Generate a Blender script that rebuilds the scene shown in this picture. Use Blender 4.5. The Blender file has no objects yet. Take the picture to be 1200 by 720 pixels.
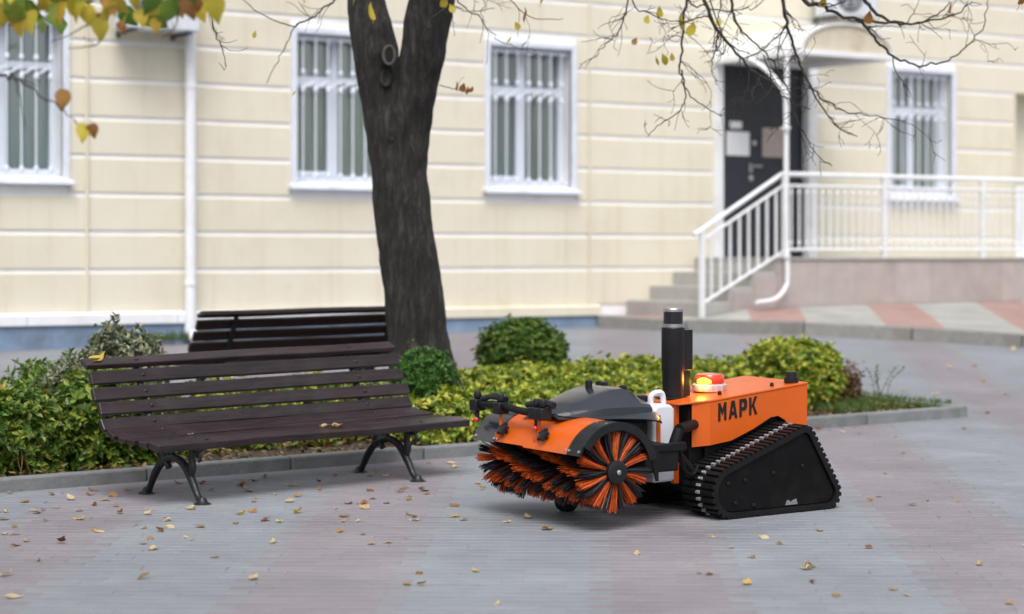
import bpy, bmesh, math, random
from mathutils import Vector, Matrix, noise
random.seed(7)
R = math.radians
SC = bpy.context.scene
COL = SC.collection

# ------------------------------------------------------------------ camera
# World frame: x runs along the building wall (wall plane is y = 0), y points to the wall, z is up.
F = 2600.0; HZ = 300.0; CX = 600.0            # focal length and horizon in units of a 1200 px wide picture
CAM = Vector((-15.06, -20.58, 1.43)); YAW = R(34.2)
FW = Vector((math.sin(YAW), math.cos(YAW), 0)); RT = Vector((math.cos(YAW), -math.sin(YAW), 0))
cd = bpy.data.cameras.new('camera'); cam = bpy.data.objects.new('camera', cd); COL.objects.link(cam)
cam.location = CAM; cam.rotation_euler = (R(90), 0, -YAW)
cd.sensor_width = 36; cd.lens = 36 * F / 1200; cd.shift_y = -60 / 1200.0
cd.clip_start = .1; cd.clip_end = 2000
cd.dof.use_dof = True; cd.dof.focus_distance = 12.1; cd.dof.aperture_fstop = 1.5
SC.camera = cam

# ------------------------------------------------------------------ light (soft overcast day)
SUN_EL = R(58); SUN_AZ = math.atan2(-.55, -.85)
w = bpy.data.worlds.new('World'); SC.world = w; w.use_nodes = True
nt = w.node_tree; nt.nodes.clear()
sky = nt.nodes.new('ShaderNodeTexSky'); sky.sky_type = 'NISHITA'; sky.sun_disc = False
sky.sun_elevation = SUN_EL; sky.sun_rotation = SUN_AZ; sky.dust_density = 4.0; sky.air_density = 1.0; sky.ozone_density = 1.0
hs = nt.nodes.new('ShaderNodeHueSaturation'); hs.inputs['Saturation'].default_value = .30
bg = nt.nodes.new('ShaderNodeBackground'); bg.inputs['Strength'].default_value = .125
wo = nt.nodes.new('ShaderNodeOutputWorld')
nt.links.new(sky.outputs[0], hs.inputs['Color']); nt.links.new(hs.outputs[0], bg.inputs[0]); nt.links.new(bg.outputs[0], wo.inputs[0])
sl = bpy.data.lights.new('sun', 'SUN'); sl.energy = 1.4; sl.angle = R(34); sl.color = (1, .97, .93)
so = bpy.data.objects.new('sun', sl); COL.objects.link(so)
sd = Vector((math.sin(SUN_AZ) * math.cos(SUN_EL), math.cos(SUN_AZ) * math.cos(SUN_EL), math.sin(SUN_EL)))
so.rotation_euler = sd.to_track_quat('Z', 'Y').to_euler(); so.location = (0, -10, 20)
SC.view_settings.view_transform = 'Standard'; SC.view_settings.look = 'None'; SC.view_settings.gamma = 1
SC.view_settings.exposure = 0.58; SC.view_settings.use_curve_mapping = False
SC.render.engine = 'CYCLES'; SC.cycles.use_denoising = True
SC.cycles.max_bounces = 6; SC.cycles.transparent_max_bounces = 8; SC.cycles.caustics_reflective = False; SC.cycles.caustics_refractive = False

# ------------------------------------------------------------------ geometry helpers
def ray(px, py):
    d = FW + ((px - CX) / F) * RT; d.z = (HZ - py) / F; return d
def at(px, py, Y): return CAM + Y * ray(px, py)
def onw(px, py, wd):
    d = ray(px, py); return CAM + d * ((-wd - CAM.y) / d.y)
def zg(x, y):                                   # the paved court climbs gently towards the building
    Y = (x - CAM.x) * FW.x + (y - CAM.y) * FW.y
    e = max(0., min(1., (7.2 + y) / 5.2))
    return .027 * (Y - 12) + .25 * e * e * (3 - 2 * e)
def ong(px, py):
    lo, hi = 3., 60.
    for _ in range(50):
        m = (lo + hi) / 2; p = at(px, py, m)
        if p.z > zg(p.x, p.y): lo = m
        else: hi = m
    return p
TILT = (math.atan(.027 * FW.y), -math.atan(.027 * FW.x), 0)

class MB:
    def __init__(s): s.v = []; s.f = []; s.m = []; s.sm = []
    def add(s, vs, fs, m=0, smooth=False):
        b = len(s.v); s.v += [tuple(v) for v in vs]
        for f in fs: s.f.append([b + i for i in f]); s.m.append(m); s.sm.append(smooth)
        return s
    def box(s, c, d, m=0, rot=None):
        vs = [Vector((x * d[0] / 2, y * d[1] / 2, z * d[2] / 2)) for x in (-1, 1) for y in (-1, 1) for z in (-1, 1)]
        if rot is not None: vs = [rot @ v for v in vs]
        c = Vector(c); vs = [v + c for v in vs]
        return s.add(vs, [(0, 1, 3, 2), (4, 6, 7, 5), (0, 4, 5, 1), (2, 3, 7, 6), (0, 2, 6, 4), (1, 5, 7, 3)], m)
    def bb(s, x0, x1, y0, y1, z0, z1, m=0):
        return s.box(((x0 + x1) / 2, (y0 + y1) / 2, (z0 + z1) / 2), (x1 - x0, y1 - y0, z1 - z0), m)
    def tube(s, pts, rad, n=8, m=0, caps=True):
        pts = [Vector(p) for p in pts]
        if not hasattr(rad, '__len__'): rad = [rad] * len(pts)
        vs = []; up = None
        for i, p in enumerate(pts):
            t = (pts[min(i + 1, len(pts) - 1)] - pts[max(i - 1, 0)])
            if t.length < 1e-9: t = Vector((0, 0, 1))
            t.normalize()
            if up is None:
                up = Vector((0, 0, 1)) if abs(t.z) < .9 else Vector((1, 0, 0))
            a = t.cross(up)
            if a.length < 1e-6: a = t.orthogonal()
            a.normalize(); b = a.cross(t); up = b
            for k in range(n):
                g = 2 * math.pi * k / n; vs.append(p + rad[i] * (math.cos(g) * a + math.sin(g) * b))
        fs = []
        for i in range(len(pts) - 1):
            for k in range(n):
                fs.append((i * n + k, i * n + (k + 1) % n, (i + 1) * n + (k + 1) % n, (i + 1) * n + k))
        s.add(vs, fs, m, True)
        if caps:
            b = len(s.v) - len(vs)
            s.f.append([b + k for k in range(n)][::-1]); s.m.append(m); s.sm.append(False)
            e = b + (len(pts) - 1) * n
            s.f.append([e + k for k in range(n)]); s.m.append(m); s.sm.append(False)
        return s
    def lathe(s, prof, c, axis=(0, 0, 1), n=24, m=0):       # prof: (radius, height)
        ax = Vector(axis).normalized(); a = ax.orthogonal().normalized(); b = ax.cross(a); c = Vector(c)
        vs = []
        for r, h in prof:
            for k in range(n):
                g = 2 * math.pi * k / n; vs.append(c + ax * h + max(r, 1e-4) * (math.cos(g) * a + math.sin(g) * b))
        fs = []
        for i in range(len(prof) - 1):
            for k in range(n): fs.append((i * n + k, i * n + (k + 1) % n, (i + 1) * n + (k + 1) % n, (i + 1) * n + k))
        fs.append(tuple(range(n))[::-1]); fs.append(tuple((len(prof) - 1) * n + k for k in range(n)))
        return s.add(vs, fs, m, True)
    def prism(s, poly, y0, y1, m=0, plane='xz'):             # polygon extruded along the third axis
        n = len(poly)
        if plane == 'xz': f = lambda p, h: (p[0], h, p[1])
        elif plane == 'yz': f = lambda p, h: (h, p[0], p[1])
        else: f = lambda p, h: (p[0], p[1], h)
        vs = [f(p, y0) for p in poly] + [f(p, y1) for p in poly]
        fs = [tuple(range(n)), tuple(range(n, 2 * n))[::-1]] + [(i, n + i, n + (i + 1) % n, (i + 1) % n) for i in range(n)]
        return s.add(vs, fs, m)
    def mesh(s, name, mats):
        me = bpy.data.meshes.new(name); me.from_pydata(s.v, [], s.f)
        if not isinstance(mats, (list, tuple)): mats = [mats]
        for x in mats: me.materials.append(x)
        me.polygons.foreach_set('material_index', s.m); me.polygons.foreach_set('use_smooth', s.sm)
        bm = bmesh.new(); bm.from_mesh(me); bmesh.ops.recalc_face_normals(bm, faces=bm.faces); bm.to_mesh(me); bm.free()
        if any(s.sm): me.set_sharp_from_angle(angle=R(38))
        me.update(); return me
    def build(s, name, mats, parent=None, bevel=0, **k):
        return put(name, s.mesh(name, mats), parent, bevel=bevel, **k)

def put(name, data, parent=None, loc=None, rot=None, scale=None, label=None, cat=None, group=None, kind=None, bevel=0):
    o = bpy.data.objects.new(name, data); COL.objects.link(o)
    if parent is not None: o.parent = parent
    if loc is not None: o.location = loc
    if rot is not None: o.rotation_euler = rot
    if scale is not None: o.scale = scale if hasattr(scale, '__len__') else (scale,) * 3
    if label: o['label'] = label
    if cat: o['category'] = cat
    if group: o['group'] = group
    if kind: o['kind'] = kind
    if bevel:
        b = o.modifiers.new('bevel', 'BEVEL'); b.width = bevel; b.segments = 2; b.limit_method = 'ANGLE'; b.angle_limit = R(40)
    return o
def empty(name, loc, label, cat, group=None, rot=None): return put(name, None, None, loc, rot, None, label, cat, group)
def smooth_path(pts, sub=6):
    P = [Vector(p) for p in pts]; out = []
    for i in range(len(P) - 1):
        a = P[max(i - 1, 0)]; b = P[i]; c = P[i + 1]; d = P[min(i + 2, len(P) - 1)]
        for k in range(sub):
            t = k / sub
            out.append(.5 * ((2 * b) + (c - a) * t + (2 * a - 5 * b + 4 * c - d) * t * t + (3 * b - a - 3 * c + d) * t ** 3))
    out.append(P[-1]); return out
def lerp_list(r, n):
    out = []
    for i in range(n):
        t = i / (n - 1) * (len(r) - 1); k = min(int(t), len(r) - 2); out.append(r[k] + (r[k + 1] - r[k]) * (t - k))
    return out

# ------------------------------------------------------------------ materials
def N(t, typ, **inp):
    n = t.nodes.new('ShaderNode' + typ)
    for k, v in inp.items():
        if k.startswith('_'): setattr(n, k[1:], v)
        else: n.inputs[k.replace('_', ' ')].default_value = v
    return n
def base_mat(name):
    m = bpy.data.materials.new(name); m.use_nodes = True; t = m.node_tree
    return m, t, t.nodes['Principled BSDF'], t.nodes['Material Output']
def ramp(t, stops, interp='LINEAR'):
    r = t.nodes.new('ShaderNodeValToRGB'); e = r.color_ramp.elements; r.color_ramp.interpolation = interp
    while len(e) < len(stops): e.new(.5)
    for i, (p, c) in enumerate(stops): e[i].position = p; e[i].color = (*c, 1)
    return r
def mat(name, col, rough=.6, metal=0., var=.12, scale=6., stretch=(1, 1, 1), bump=0., bscale=40., dirt=None, dscale=1.2, spec=.5, coat=0., objvar=0.):
    m, t, b, o = base_mat(name); L = t.links.new
    tc = N(t, 'TexCoord'); mp = N(t, 'Mapping'); mp.inputs['Scale'].default_value = stretch
    L(tc.outputs['Object'], mp.inputs['Vector'])
    nz = N(t, 'TexNoise', Scale=scale, Detail=5.0, Roughness=.6); L(mp.outputs[0], nz.inputs['Vector'])
    lo = tuple(c * (1 - var) for c in col); hi = tuple(min(1, c * (1 + var)) for c in col)
    r = ramp(t, [(.3, lo), (.7, hi)]); L(nz.outputs['Fac'], r.inputs[0]); out = r.outputs[0]
    if dirt:
        n2 = N(t, 'TexNoise', Scale=dscale, Detail=8.0, Roughness=.7); L(tc.outputs['Object'], n2.inputs['Vector'])
        r2 = ramp(t, [(.5, (0, 0, 0)), (.75, (1, 1, 1))]); L(n2.outputs['Fac'], r2.inputs[0])
        mx = N(t, 'Mix', _data_type='RGBA'); L(r2.outputs[0], mx.inputs[0]); L(out, mx.inputs[6]); mx.inputs[7].default_value = (*dirt, 1); out = mx.outputs[2]
    if objvar:
        oi = N(t, 'ObjectInfo'); mr = N(t, 'MapRange'); mr.inputs[3].default_value = 1 - objvar; mr.inputs[4].default_value = 1 + objvar
        L(oi.outputs['Random'], mr.inputs[0]); mu = N(t, 'VectorMath', _operation='SCALE'); L(out, mu.inputs[0]); L(mr.outputs[0], mu.inputs['Scale']); out = mu.outputs[0]
    L(out, b.inputs['Base Color']); b.inputs['Roughness'].default_value = rough; b.inputs['Metallic'].default_value = metal
    b.inputs['Specular IOR Level'].default_value = spec
    if coat: b.inputs['Coat Weight'].default_value = coat; b.inputs['Coat Roughness'].default_value = .15
    if bump:
        n3 = N(t, 'TexNoise', Scale=bscale, Detail=6.0); L(mp.outputs[0], n3.inputs['Vector'])
        bp = N(t, 'Bump', Strength=bump, Distance=.01); L(n3.outputs['Fac'], bp.inputs['Height']); L(bp.outputs[0], b.inputs['Normal'])
    return m
def leaf_mat(name, stops, trans=.35, rough=.45):
    m, t, b, o = base_mat(name); L = t.links.new
    g = N(t, 'NewGeometry'); r = ramp(t, stops); L(g.outputs['Random Per Island'], r.inputs[0])
    L(r.outputs[0], b.inputs['Base Color']); b.inputs['Roughness'].default_value = rough
    tr = N(t, 'BsdfTranslucent'); L(r.outputs[0], tr.inputs['Color']); mx = N(t, 'MixShader'); mx.inputs[0].default_value = trans
    L(b.outputs[0], mx.inputs[1]); L(tr.outputs[0], mx.inputs[2]); L(mx.outputs[0], o.inputs['Surface']); return m
def dry_leaf_mat(name, a, b2, c):
    m, t, b, o = base_mat(name); L = t.links.new
    oi = N(t, 'ObjectInfo'); r = ramp(t, [(0, a), (.5, b2), (1, c)]); L(oi.outputs['Random'], r.inputs[0])
    tc = N(t, 'TexCoord'); nz = N(t, 'TexNoise', Scale=30., Detail=4.); L(tc.outputs['Object'], nz.inputs['Vector'])
    r2 = ramp(t, [(.35, (.55, .45, .35)), (.6, (1, 1, 1))]); L(nz.outputs['Fac'], r2.inputs[0])
    mx = N(t, 'Mix', _data_type='RGBA', _blend_type='MULTIPLY'); mx.inputs[0].default_value = .6
    L(r.outputs[0], mx.inputs[6]); L(r2.outputs[0], mx.inputs[7]); L(mx.outputs[2], b.inputs['Base Color']); b.inputs['Roughness'].default_value = .6
    tr = N(t, 'BsdfTranslucent'); L(mx.outputs[2], tr.inputs['Color']); ms = N(t, 'MixShader'); ms.inputs[0].default_value = .3
    L(b.outputs[0], ms.inputs[1]); L(tr.outputs[0], ms.inputs[2]); L(ms.outputs[0], o.inputs['Surface']); return m

# ---- paving bands and bricks: one material, laid out in plan by world position (bricks 0.2 x 0.1 m, running bond)
BAND = YAW + R(2.0)                              # the pink bands run along this heading
def paving_mat(name, joints):
    m, t, b, o = base_mat(name); L = t.links.new
    g = N(t, 'NewGeometry'); sx = N(t, 'SeparateXYZ'); L(g.outputs['Position'], sx.inputs[0])
    def M(op, a, c=None, d=None):
        n = N(t, 'Math', _operation=op)
        for i, v in enumerate((a, c, d)):
            if v is None: continue
            if isinstance(v, (int, float)): n.inputs[i].default_value = v
            else: L(v, n.inputs[i])
        return n.outputs[0]
    dx = M('SUBTRACT', sx.outputs[0], CAM.x); dy = M('SUBTRACT', sx.outputs[1], CAM.y)
    sn, cs = math.sin(BAND), math.cos(BAND)
    U = M('SUBTRACT', M('MULTIPLY', dx, cs), M('MULTIPLY', dy, sn))      # across the bands
    V = M('ADD', M('MULTIPLY', dx, sn), M('MULTIPLY', dy, cs))          # along the bands
    row = M('FLOOR', M('DIVIDE', V, .1)); half = M('MULTIPLY', M('MODULO', M('ABSOLUTE', row), 2.0), .5)
    uc = M('ADD', M('DIVIDE', U, .2), half); colm = M('FLOOR', uc)
    ucen = M('MULTIPLY', M('SUBTRACT', M('ADD', colm, .5), half), .2)
    ph = M('FRACT', M('DIVIDE', M('ADD', ucen, 155 - .004), 1.55))
    pink = M('LESS_THAN', ph, .43)
    cv = N(t, 'CombineXYZ'); L(colm, cv.inputs[0]); L(row, cv.inputs[1]); wn = N(t, 'TexWhiteNoise', _noise_dimensions='2D'); L(cv.outputs[0], wn.inputs['Vector'])
    cg = ramp(t, [(0, (.208, .224, .250)), (1, (.229, .246, .273))]); cp = ramp(t, [(0, (.212, .191, .216)), (1, (.233, .212, .236))])
    L(wn.outputs['Value'], cg.inputs[0]); L(wn.outputs['Value'], cp.inputs[0])
    mx = N(t, 'Mix', _data_type='RGBA'); L(pink, mx.inputs[0]); L(cg.outputs[0], mx.inputs[6]); L(cp.outputs[0], mx.inputs[7])
    n1 = N(t, 'TexNoise', Scale=1.1, Detail=7.0, Roughness=.65); L(g.outputs['Position'], n1.inputs['Vector'])
    r1 = ramp(t, [(.30, (.80, .80, .81)), (.68, (1.12, 1.12, 1.11))]); L(n1.outputs['Fac'], r1.inputs[0])
    m2 = N(t, 'Mix', _data_type='RGBA', _blend_type='MULTIPLY'); m2.inputs[0].default_value = 1.0; L(mx.outputs[2], m2.inputs[6]); L(r1.outputs[0], m2.inputs[7])
    n2 = N(t, 'TexNoise', Scale=140., Detail=3.0); L(g.outputs['Position'], n2.inputs['Vector'])
    r2 = ramp(t, [(.3, (.86, .86, .86)), (.7, (1.1, 1.1, 1.1))]); L(n2.outputs['Fac'], r2.inputs[0])
    m3 = N(t, 'Mix', _data_type='RGBA', _blend_type='MULTIPLY'); m3.inputs[0].default_value = 1.0; L(m2.outputs[2], m3.inputs[6]); L(r2.outputs[0], m3.inputs[7])
    out = m3.outputs[2]
    if joints:
        fu = M('FRACT', uc); fv = M('FRACT', M('DIVIDE', V, .1))
        eu = M('MINIMUM', fu, M('SUBTRACT', 1.0, fu)); ev = M('MINIMUM', fv, M('SUBTRACT', 1.0, fv))
        j = M('MAXIMUM', M('LESS_THAN', eu, .0), M('LESS_THAN', ev, .035))
        m4 = N(t, 'Mix', _data_type='RGBA'); L(j, m4.inputs[0]); L(out, m4.inputs[6]); m4.inputs[7].default_value = (.155, .163, .180, 1); out = m4.outputs[2]
    L(out, b.inputs['Base Color'])
    rr = ramp(t, [(.3, (.62,) * 3), (.7, (.85,) * 3)]); L(n1.outputs['Fac'], rr.inputs[0]); L(rr.outputs[0], b.inputs['Roughness'])
    bp = N(t, 'Bump', Strength=.25, Distance=.004); L(n2.outputs['Fac'], bp.inputs['Height']); L(bp.outputs[0], b.inputs['Normal'])
    return m

M_PAVE = paving_mat('paving_bricks', False); M_PAVEJ = paving_mat('paving_with_joints', True)
M_CREAM = mat('cream_plaster', (.70, .645, .52), .9, var=.04, scale=1.5, bump=.15, bscale=60, dirt=(.65, .58, .45), dscale=.7)
def plaster():
    m, t, b, o = base_mat('cream_plaster'); L = t.links.new; g = N(t, 'NewGeometry')
    n1 = N(t, 'TexNoise', Scale=.9, Detail=8., Roughness=.65); L(g.outputs['Position'], n1.inputs['Vector'])
    mp = N(t, 'Mapping'); mp.inputs['Scale'].default_value = (5, 1, .22); L(g.outputs['Position'], mp.inputs['Vector'])
    n2 = N(t, 'TexNoise', Scale=1.6, Detail=6., Roughness=.6); L(mp.outputs[0], n2.inputs['Vector'])
    n3 = N(t, 'TexNoise', Scale=7., Detail=6.); L(g.outputs['Position'], n3.inputs['Vector'])
    r1 = ramp(t, [(.30, (.650, .598, .480)), (.50, (.715, .668, .545)), (.72, (.745, .705, .590))]); L(n1.outputs['Fac'], r1.inputs[0])
    r2 = ramp(t, [(.52, (1, 1, 1)), (.78, (.86, .83, .76))]); L(n2.outputs['Fac'], r2.inputs[0])
    r3 = ramp(t, [(.62, (1, 1, 1)), (.80, (.90, .89, .87))]); L(n3.outputs['Fac'], r3.inputs[0])
    a = N(t, 'Mix', _data_type='RGBA', _blend_type='MULTIPLY'); a.inputs[0].default_value = .75; L(r1.outputs[0], a.inputs[6]); L(r2.outputs[0], a.inputs[7])
    c = N(t, 'Mix', _data_type='RGBA', _blend_type='MULTIPLY'); c.inputs[0].default_value = .7; L(a.outputs[2], c.inputs[6]); L(r3.outputs[0], c.inputs[7])
    L(c.outputs[2], b.inputs['Base Color']); b.inputs['Roughness'].default_value = .92
    n4 = N(t, 'TexNoise', Scale=60., Detail=4.); L(g.outputs['Position'], n4.inputs['Vector']); bp = N(t, 'Bump', Strength=.2, Distance=.006); L(n4.outputs['Fac'], bp.inputs['Height']); L(bp.outputs[0], b.inputs['Normal']); return m
M_CREAM = plaster()
M_WHITEW = mat('white_groove_plaster', (.86, .86, .86), .85, var=.03, scale=3, dirt=(.74, .74, .74), dscale=2)
M_WHITE = mat('white_paint', (.80, .82, .85), .45, var=.04, scale=8, dirt=(.66, .66, .66), dscale=3)
M_TRIM = mat('bluish_white_trim', (.71, .75, .83), .5, var=.04, scale=8, dirt=(.56, .60, .68), dscale=3)
M_PVC = mat('white_window_plastic', (.68, .74, .83), .3, var=.02)
M_BLUE = mat('blue_plinth_paint', (.20, .28, .40), .8, var=.15, scale=3, bump=.2, dirt=(.12, .15, .19), dscale=2.5)
M_CURT = mat('pale_curtain', (.62, .69, .58), .9, var=.18, scale=5, stretch=(6, 6, .3))
M_CURT2 = mat('grey_curtain', (.44, .56, .58), .9, var=.2, scale=5, stretch=(6, 6, .3))
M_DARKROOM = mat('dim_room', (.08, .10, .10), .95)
M_DOOR = mat('dark_door_paint', (.022, .027, .038), .4, var=.15, bump=.1)
M_PAPER = mat('paper', (.78, .80, .83), .9, var=.03)
M_BOARD = mat('beige_notice', (.42, .36, .32), .8, var=.1, scale=18)
M_STEEL = mat('steel', (.55, .55, .56), .3, 1., var=.08)
M_CONC = mat('step_concrete', (.40, .39, .375), .9, var=.1, scale=8, bump=.3, dirt=(.30, .29, .28), dscale=2)
M_TILE = mat('pinkish_stone_tile', (.43, .375, .355), .55, var=.08, scale=5, objvar=.06, dirt=(.34, .30, .29), dscale=1.5)
M_KERB = mat('kerb_concrete', (.19, .20, .205), .9, var=.14, scale=9, bump=.4, dirt=(.12, .125, .12), dscale=3, objvar=.08)
M_KERB2 = mat('brown_kerb_concrete', (.24, .235, .22), .9, var=.14, scale=9, bump=.4, dirt=(.17, .165, .15), dscale=3, objvar=.1)
M_SOIL = mat('soil', (.045, .034, .024), .95, var=.5, scale=20, bump=.8, bscale=50, dirt=(.09, .06, .03), dscale=9)
M_WOOD = mat('dark_stained_wood', (.025, .0155, .0170), .32, var=.45, scale=7, stretch=(.5, 7, 7), bump=.25, bscale=14, dirt=(.040, .030, .034), dscale=3.5, objvar=.22, spec=.45)
M_IRON = mat('black_cast_iron', (.012, .014, .019), .42, .1, var=.3, scale=20, bump=.3, bscale=60)
M_BARK = None
M_ORANGE = mat('orange_enamel', (.64, .105, .003), .38, var=.05, scale=4, dirt=(.54, .10, .012), dscale=5, coat=.15, spec=.45)
M_BLACKP = mat('black_plastic', (.010, .011, .013), .36, spec=.35, var=.25, scale=10, bump=.05, bscale=90)
M_HOOD = mat('charcoal_hood_plastic', (.022, .026, .034), .26, var=.15, scale=6, coat=.5)
M_RUBBER = mat('black_rubber', (.006, .006, .007), .5, var=.4, scale=14, bump=.3, bscale=60, dirt=(.010, .010, .010), dscale=6, spec=.25)
M_BLACKM = mat('black_metal', (.008, .008, .009), .5, .1, spec=.25, var=.3, scale=12)
M_CAN = mat('translucent_white_plastic', (.66, .68, .74), .35, var=.04)
M_REDL = mat('red_beacon_lens', (.70, .045, .015), .15, var=.05, coat=.6)
M_RED = mat('red_plastic', (.55, .02, .02), .35)
M_CHROME = mat('clear_ribbed_plastic', (.60, .60, .62), .18, .3, var=.3, scale=40, stretch=(1, 1, .05))
M_BRO = mat('orange_bristle', (.56, .092, .010), .55, var=.3, scale=30)
M_BRB = mat('black_bristle', (.013, .014, .018), .5, var=.4, scale=30)
M_AC = mat('ac_casing', (.66, .70, .76), .4, var=.04, scale=4, dirt=(.5, .5, .48), dscale=3)
M_DGREY = mat('dark_grille', (.08, .09, .11), .5)
M_CANOPY = mat('white_canopy_sheet', (.78, .80, .80), .5, var=.05, dirt=(.62, .62, .58), dscale=2)
M_LUN = mat('beige_canopy_front', (.62, .56, .44), .7, var=.08, dirt=(.45, .38, .28), dscale=2.5)
M_TWIG = mat('dark_twig_bark', (.030, .024, .020), .85, var=.3, scale=20)
M_STEM = mat('shrub_stem', (.07, .052, .036), .9, var=.3, scale=20)
def glass_mat():
    m, t, b, o = base_mat('window_glass'); L = t.links.new
    tr = N(t, 'BsdfTransparent'); tr.inputs[0].default_value = (.86, .93, .93, 1); gl = N(t, 'BsdfGlossy'); gl.inputs['Roughness'].default_value = .03
    lw = N(t, 'LayerWeight', Blend=.25); mr = N(t, 'MapRange'); mr.inputs[3].default_value = .22; mr.inputs[4].default_value = .85; L(lw.outputs['Facing'], mr.inputs[0])
    mx = N(t, 'MixShader'); L(mr.outputs[0], mx.inputs[0]); L(tr.outputs[0], mx.inputs[1]); L(gl.outputs[0], mx.inputs[2]); L(mx.outputs[0], o.inputs['Surface']); return m
M_GLASS = glass_mat()
def glow_mat():
    m, t, b, o = base_mat('lit_beacon'); b.inputs['Base Color'].default_value = (.9, .25, .02, 1)
    b.inputs['Emission Color'].default_value = (1, .42, .03, 1); b.inputs['Emission Strength'].default_value = 3.2; return m
M_GLOW = glow_mat()
def bark_mat():
    m, t, b, o = base_mat('dark_ridged_bark'); L = t.links.new
    tc = N(t, 'TexCoord'); mp = N(t, 'Mapping'); mp.inputs['Scale'].default_value = (1, 1, .20); L(tc.outputs['Object'], mp.inputs['Vector'])
    n1 = N(t, 'TexNoise', Scale=22., Detail=9., Roughness=.74, Distortion=.8); L(mp.outputs[0], n1.inputs['Vector'])
    n2 = N(t, 'TexNoise', Scale=3.2, Detail=5.); L(tc.outputs['Object'], n2.inputs['Vector'])
    r1 = ramp(t, [(.36, (.008, .0075, .007)), (.50, (.024, .0225, .021)), (.66, (.085, .079, .072))]); L(n1.outputs['Fac'], r1.inputs[0])
    r2 = ramp(t, [(.35, (.55, .55, .56)), (.65, (1.15, 1.12, 1.08))]); L(n2.outputs['Fac'], r2.inputs[0])
    mx = N(t, 'Mix', _data_type='RGBA', _blend_type='MULTIPLY'); mx.inputs[0].default_value = 1.; L(r1.outputs[0], mx.inputs[6]); L(r2.outputs[0], mx.inputs[7])
    L(mx.outputs[2], b.inputs['Base Color']); b.inputs['Roughness'].default_value = .85
    bp = N(t, 'Bump', Strength=1.0, Distance=.06); L(n1.outputs['Fac'], bp.inputs['Height']); L(bp.outputs[0], b.inputs['Normal']); return m
M_BARK = bark_mat()
M_KNOT = mat('pale_knot_bark', (.075, .070, .064), .9, var=.3, scale=25, bump=.5, bscale=50)
M_KNOTD = mat('dark_knot_hollow', (.008, .007, .006), .95)
M_YEL = leaf_mat('yellow_green_leaves', [(0, (.09, .16, .018)), (.3, (.22, .31, .024)), (.55, (.40, .46, .045)), (.85, (.60, .60, .09)), (.985, (.52, .48, .09)), (1, (.42, .12, .03))])
M_GRN = leaf_mat('mid_green_leaves', [(0, (.040, .095, .014)), (.5, (.098, .195, .024)), (.85, (.16, .26, .03)), (1, (.29, .33, .05))])
M_EUO = leaf_mat('bright_green_leaves', [(0, (.045, .10, .014)), (.4, (.11, .20, .026)), (.75, (.25, .33, .05)), (.97, (.36, .38, .06)), (1, (.45, .13, .03))])
M_DRK = leaf_mat('fresh_green_leaves', [(0, (.030, .095, .014)), (.6, (.070, .180, .03)), (1, (.14, .29, .05))])
M_VAR = leaf_mat('variegated_leaves', [(0, (.04, .065, .03)), (.35, (.09, .125, .06)), (.6, (.20, .22, .13)), (1, (.42, .42, .27))], .2)
M_DRYT = leaf_mat('dry_brown_leaves', [(0, (.06, .035, .015)), (.5, (.16, .10, .04)), (1, (.30, .20, .08))], .2)
M_GRASS = leaf_mat('grass_blades', [(0, (.04, .09, .015)), (1, (.11, .17, .03))], .3)
M_FL = [dry_leaf_mat('pale_fallen_leaf', (.62, .50, .28), (.70, .58, .36), (.55, .40, .18)),
        dry_leaf_mat('tan_fallen_leaf', (.40, .22, .08), (.50, .32, .14), (.33, .17, .06)),
        dry_leaf_mat('brown_fallen_leaf', (.22, .09, .03), (.32, .13, .035), (.16, .07, .025)),
        dry_leaf_mat('yellow_fallen_leaf', (.66, .44, .06), (.72, .52, .12), (.58, .36, .05))]
M_HL = [dry_leaf_mat('green_hanging_leaf', (.08, .18, .02), (.17, .28, .03), (.34, .40, .05)),
        dry_leaf_mat('yellow_hanging_leaf', (.55, .48, .05), (.64, .54, .06), (.50, .34, .04)),
        dry_leaf_mat('brown_hanging_leaf', (.30, .13, .03), (.42, .22, .05), (.22, .08, .02))]

# ================================================================== THE SETTING
# ---- ground sheet
def ground():
    mb = MB(); xs = [-160, -80, -40, -25] + [-20 + .5 * i for i in range(73)] + [20, 40, 80, 160]
    ys = [-160, -80, -50, -35] + [-27 + .5 * i for i in range(55)] + [.6]
    vs = [(x, y, zg(x, y) if -40 < x < 40 and y > -50 else zg(max(-40, min(40, x)), max(-50, y))) for y in ys for x in xs]
    n = len(xs); fs = [(j * n + i, j * n + i + 1, (j + 1) * n + i + 1, (j + 1) * n + i) for j in range(len(ys) - 1) for i in range(n - 1)]
    mb.add(vs, fs, 0, True); return mb.build('paved_ground', M_PAVEJ, kind='structure')
G = ground()

# planter bed extents
PW0, PW1 = 8.0, 5.1                     # front and back distance from the wall
PT1 = -2.25; PT0 = -17.0
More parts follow.
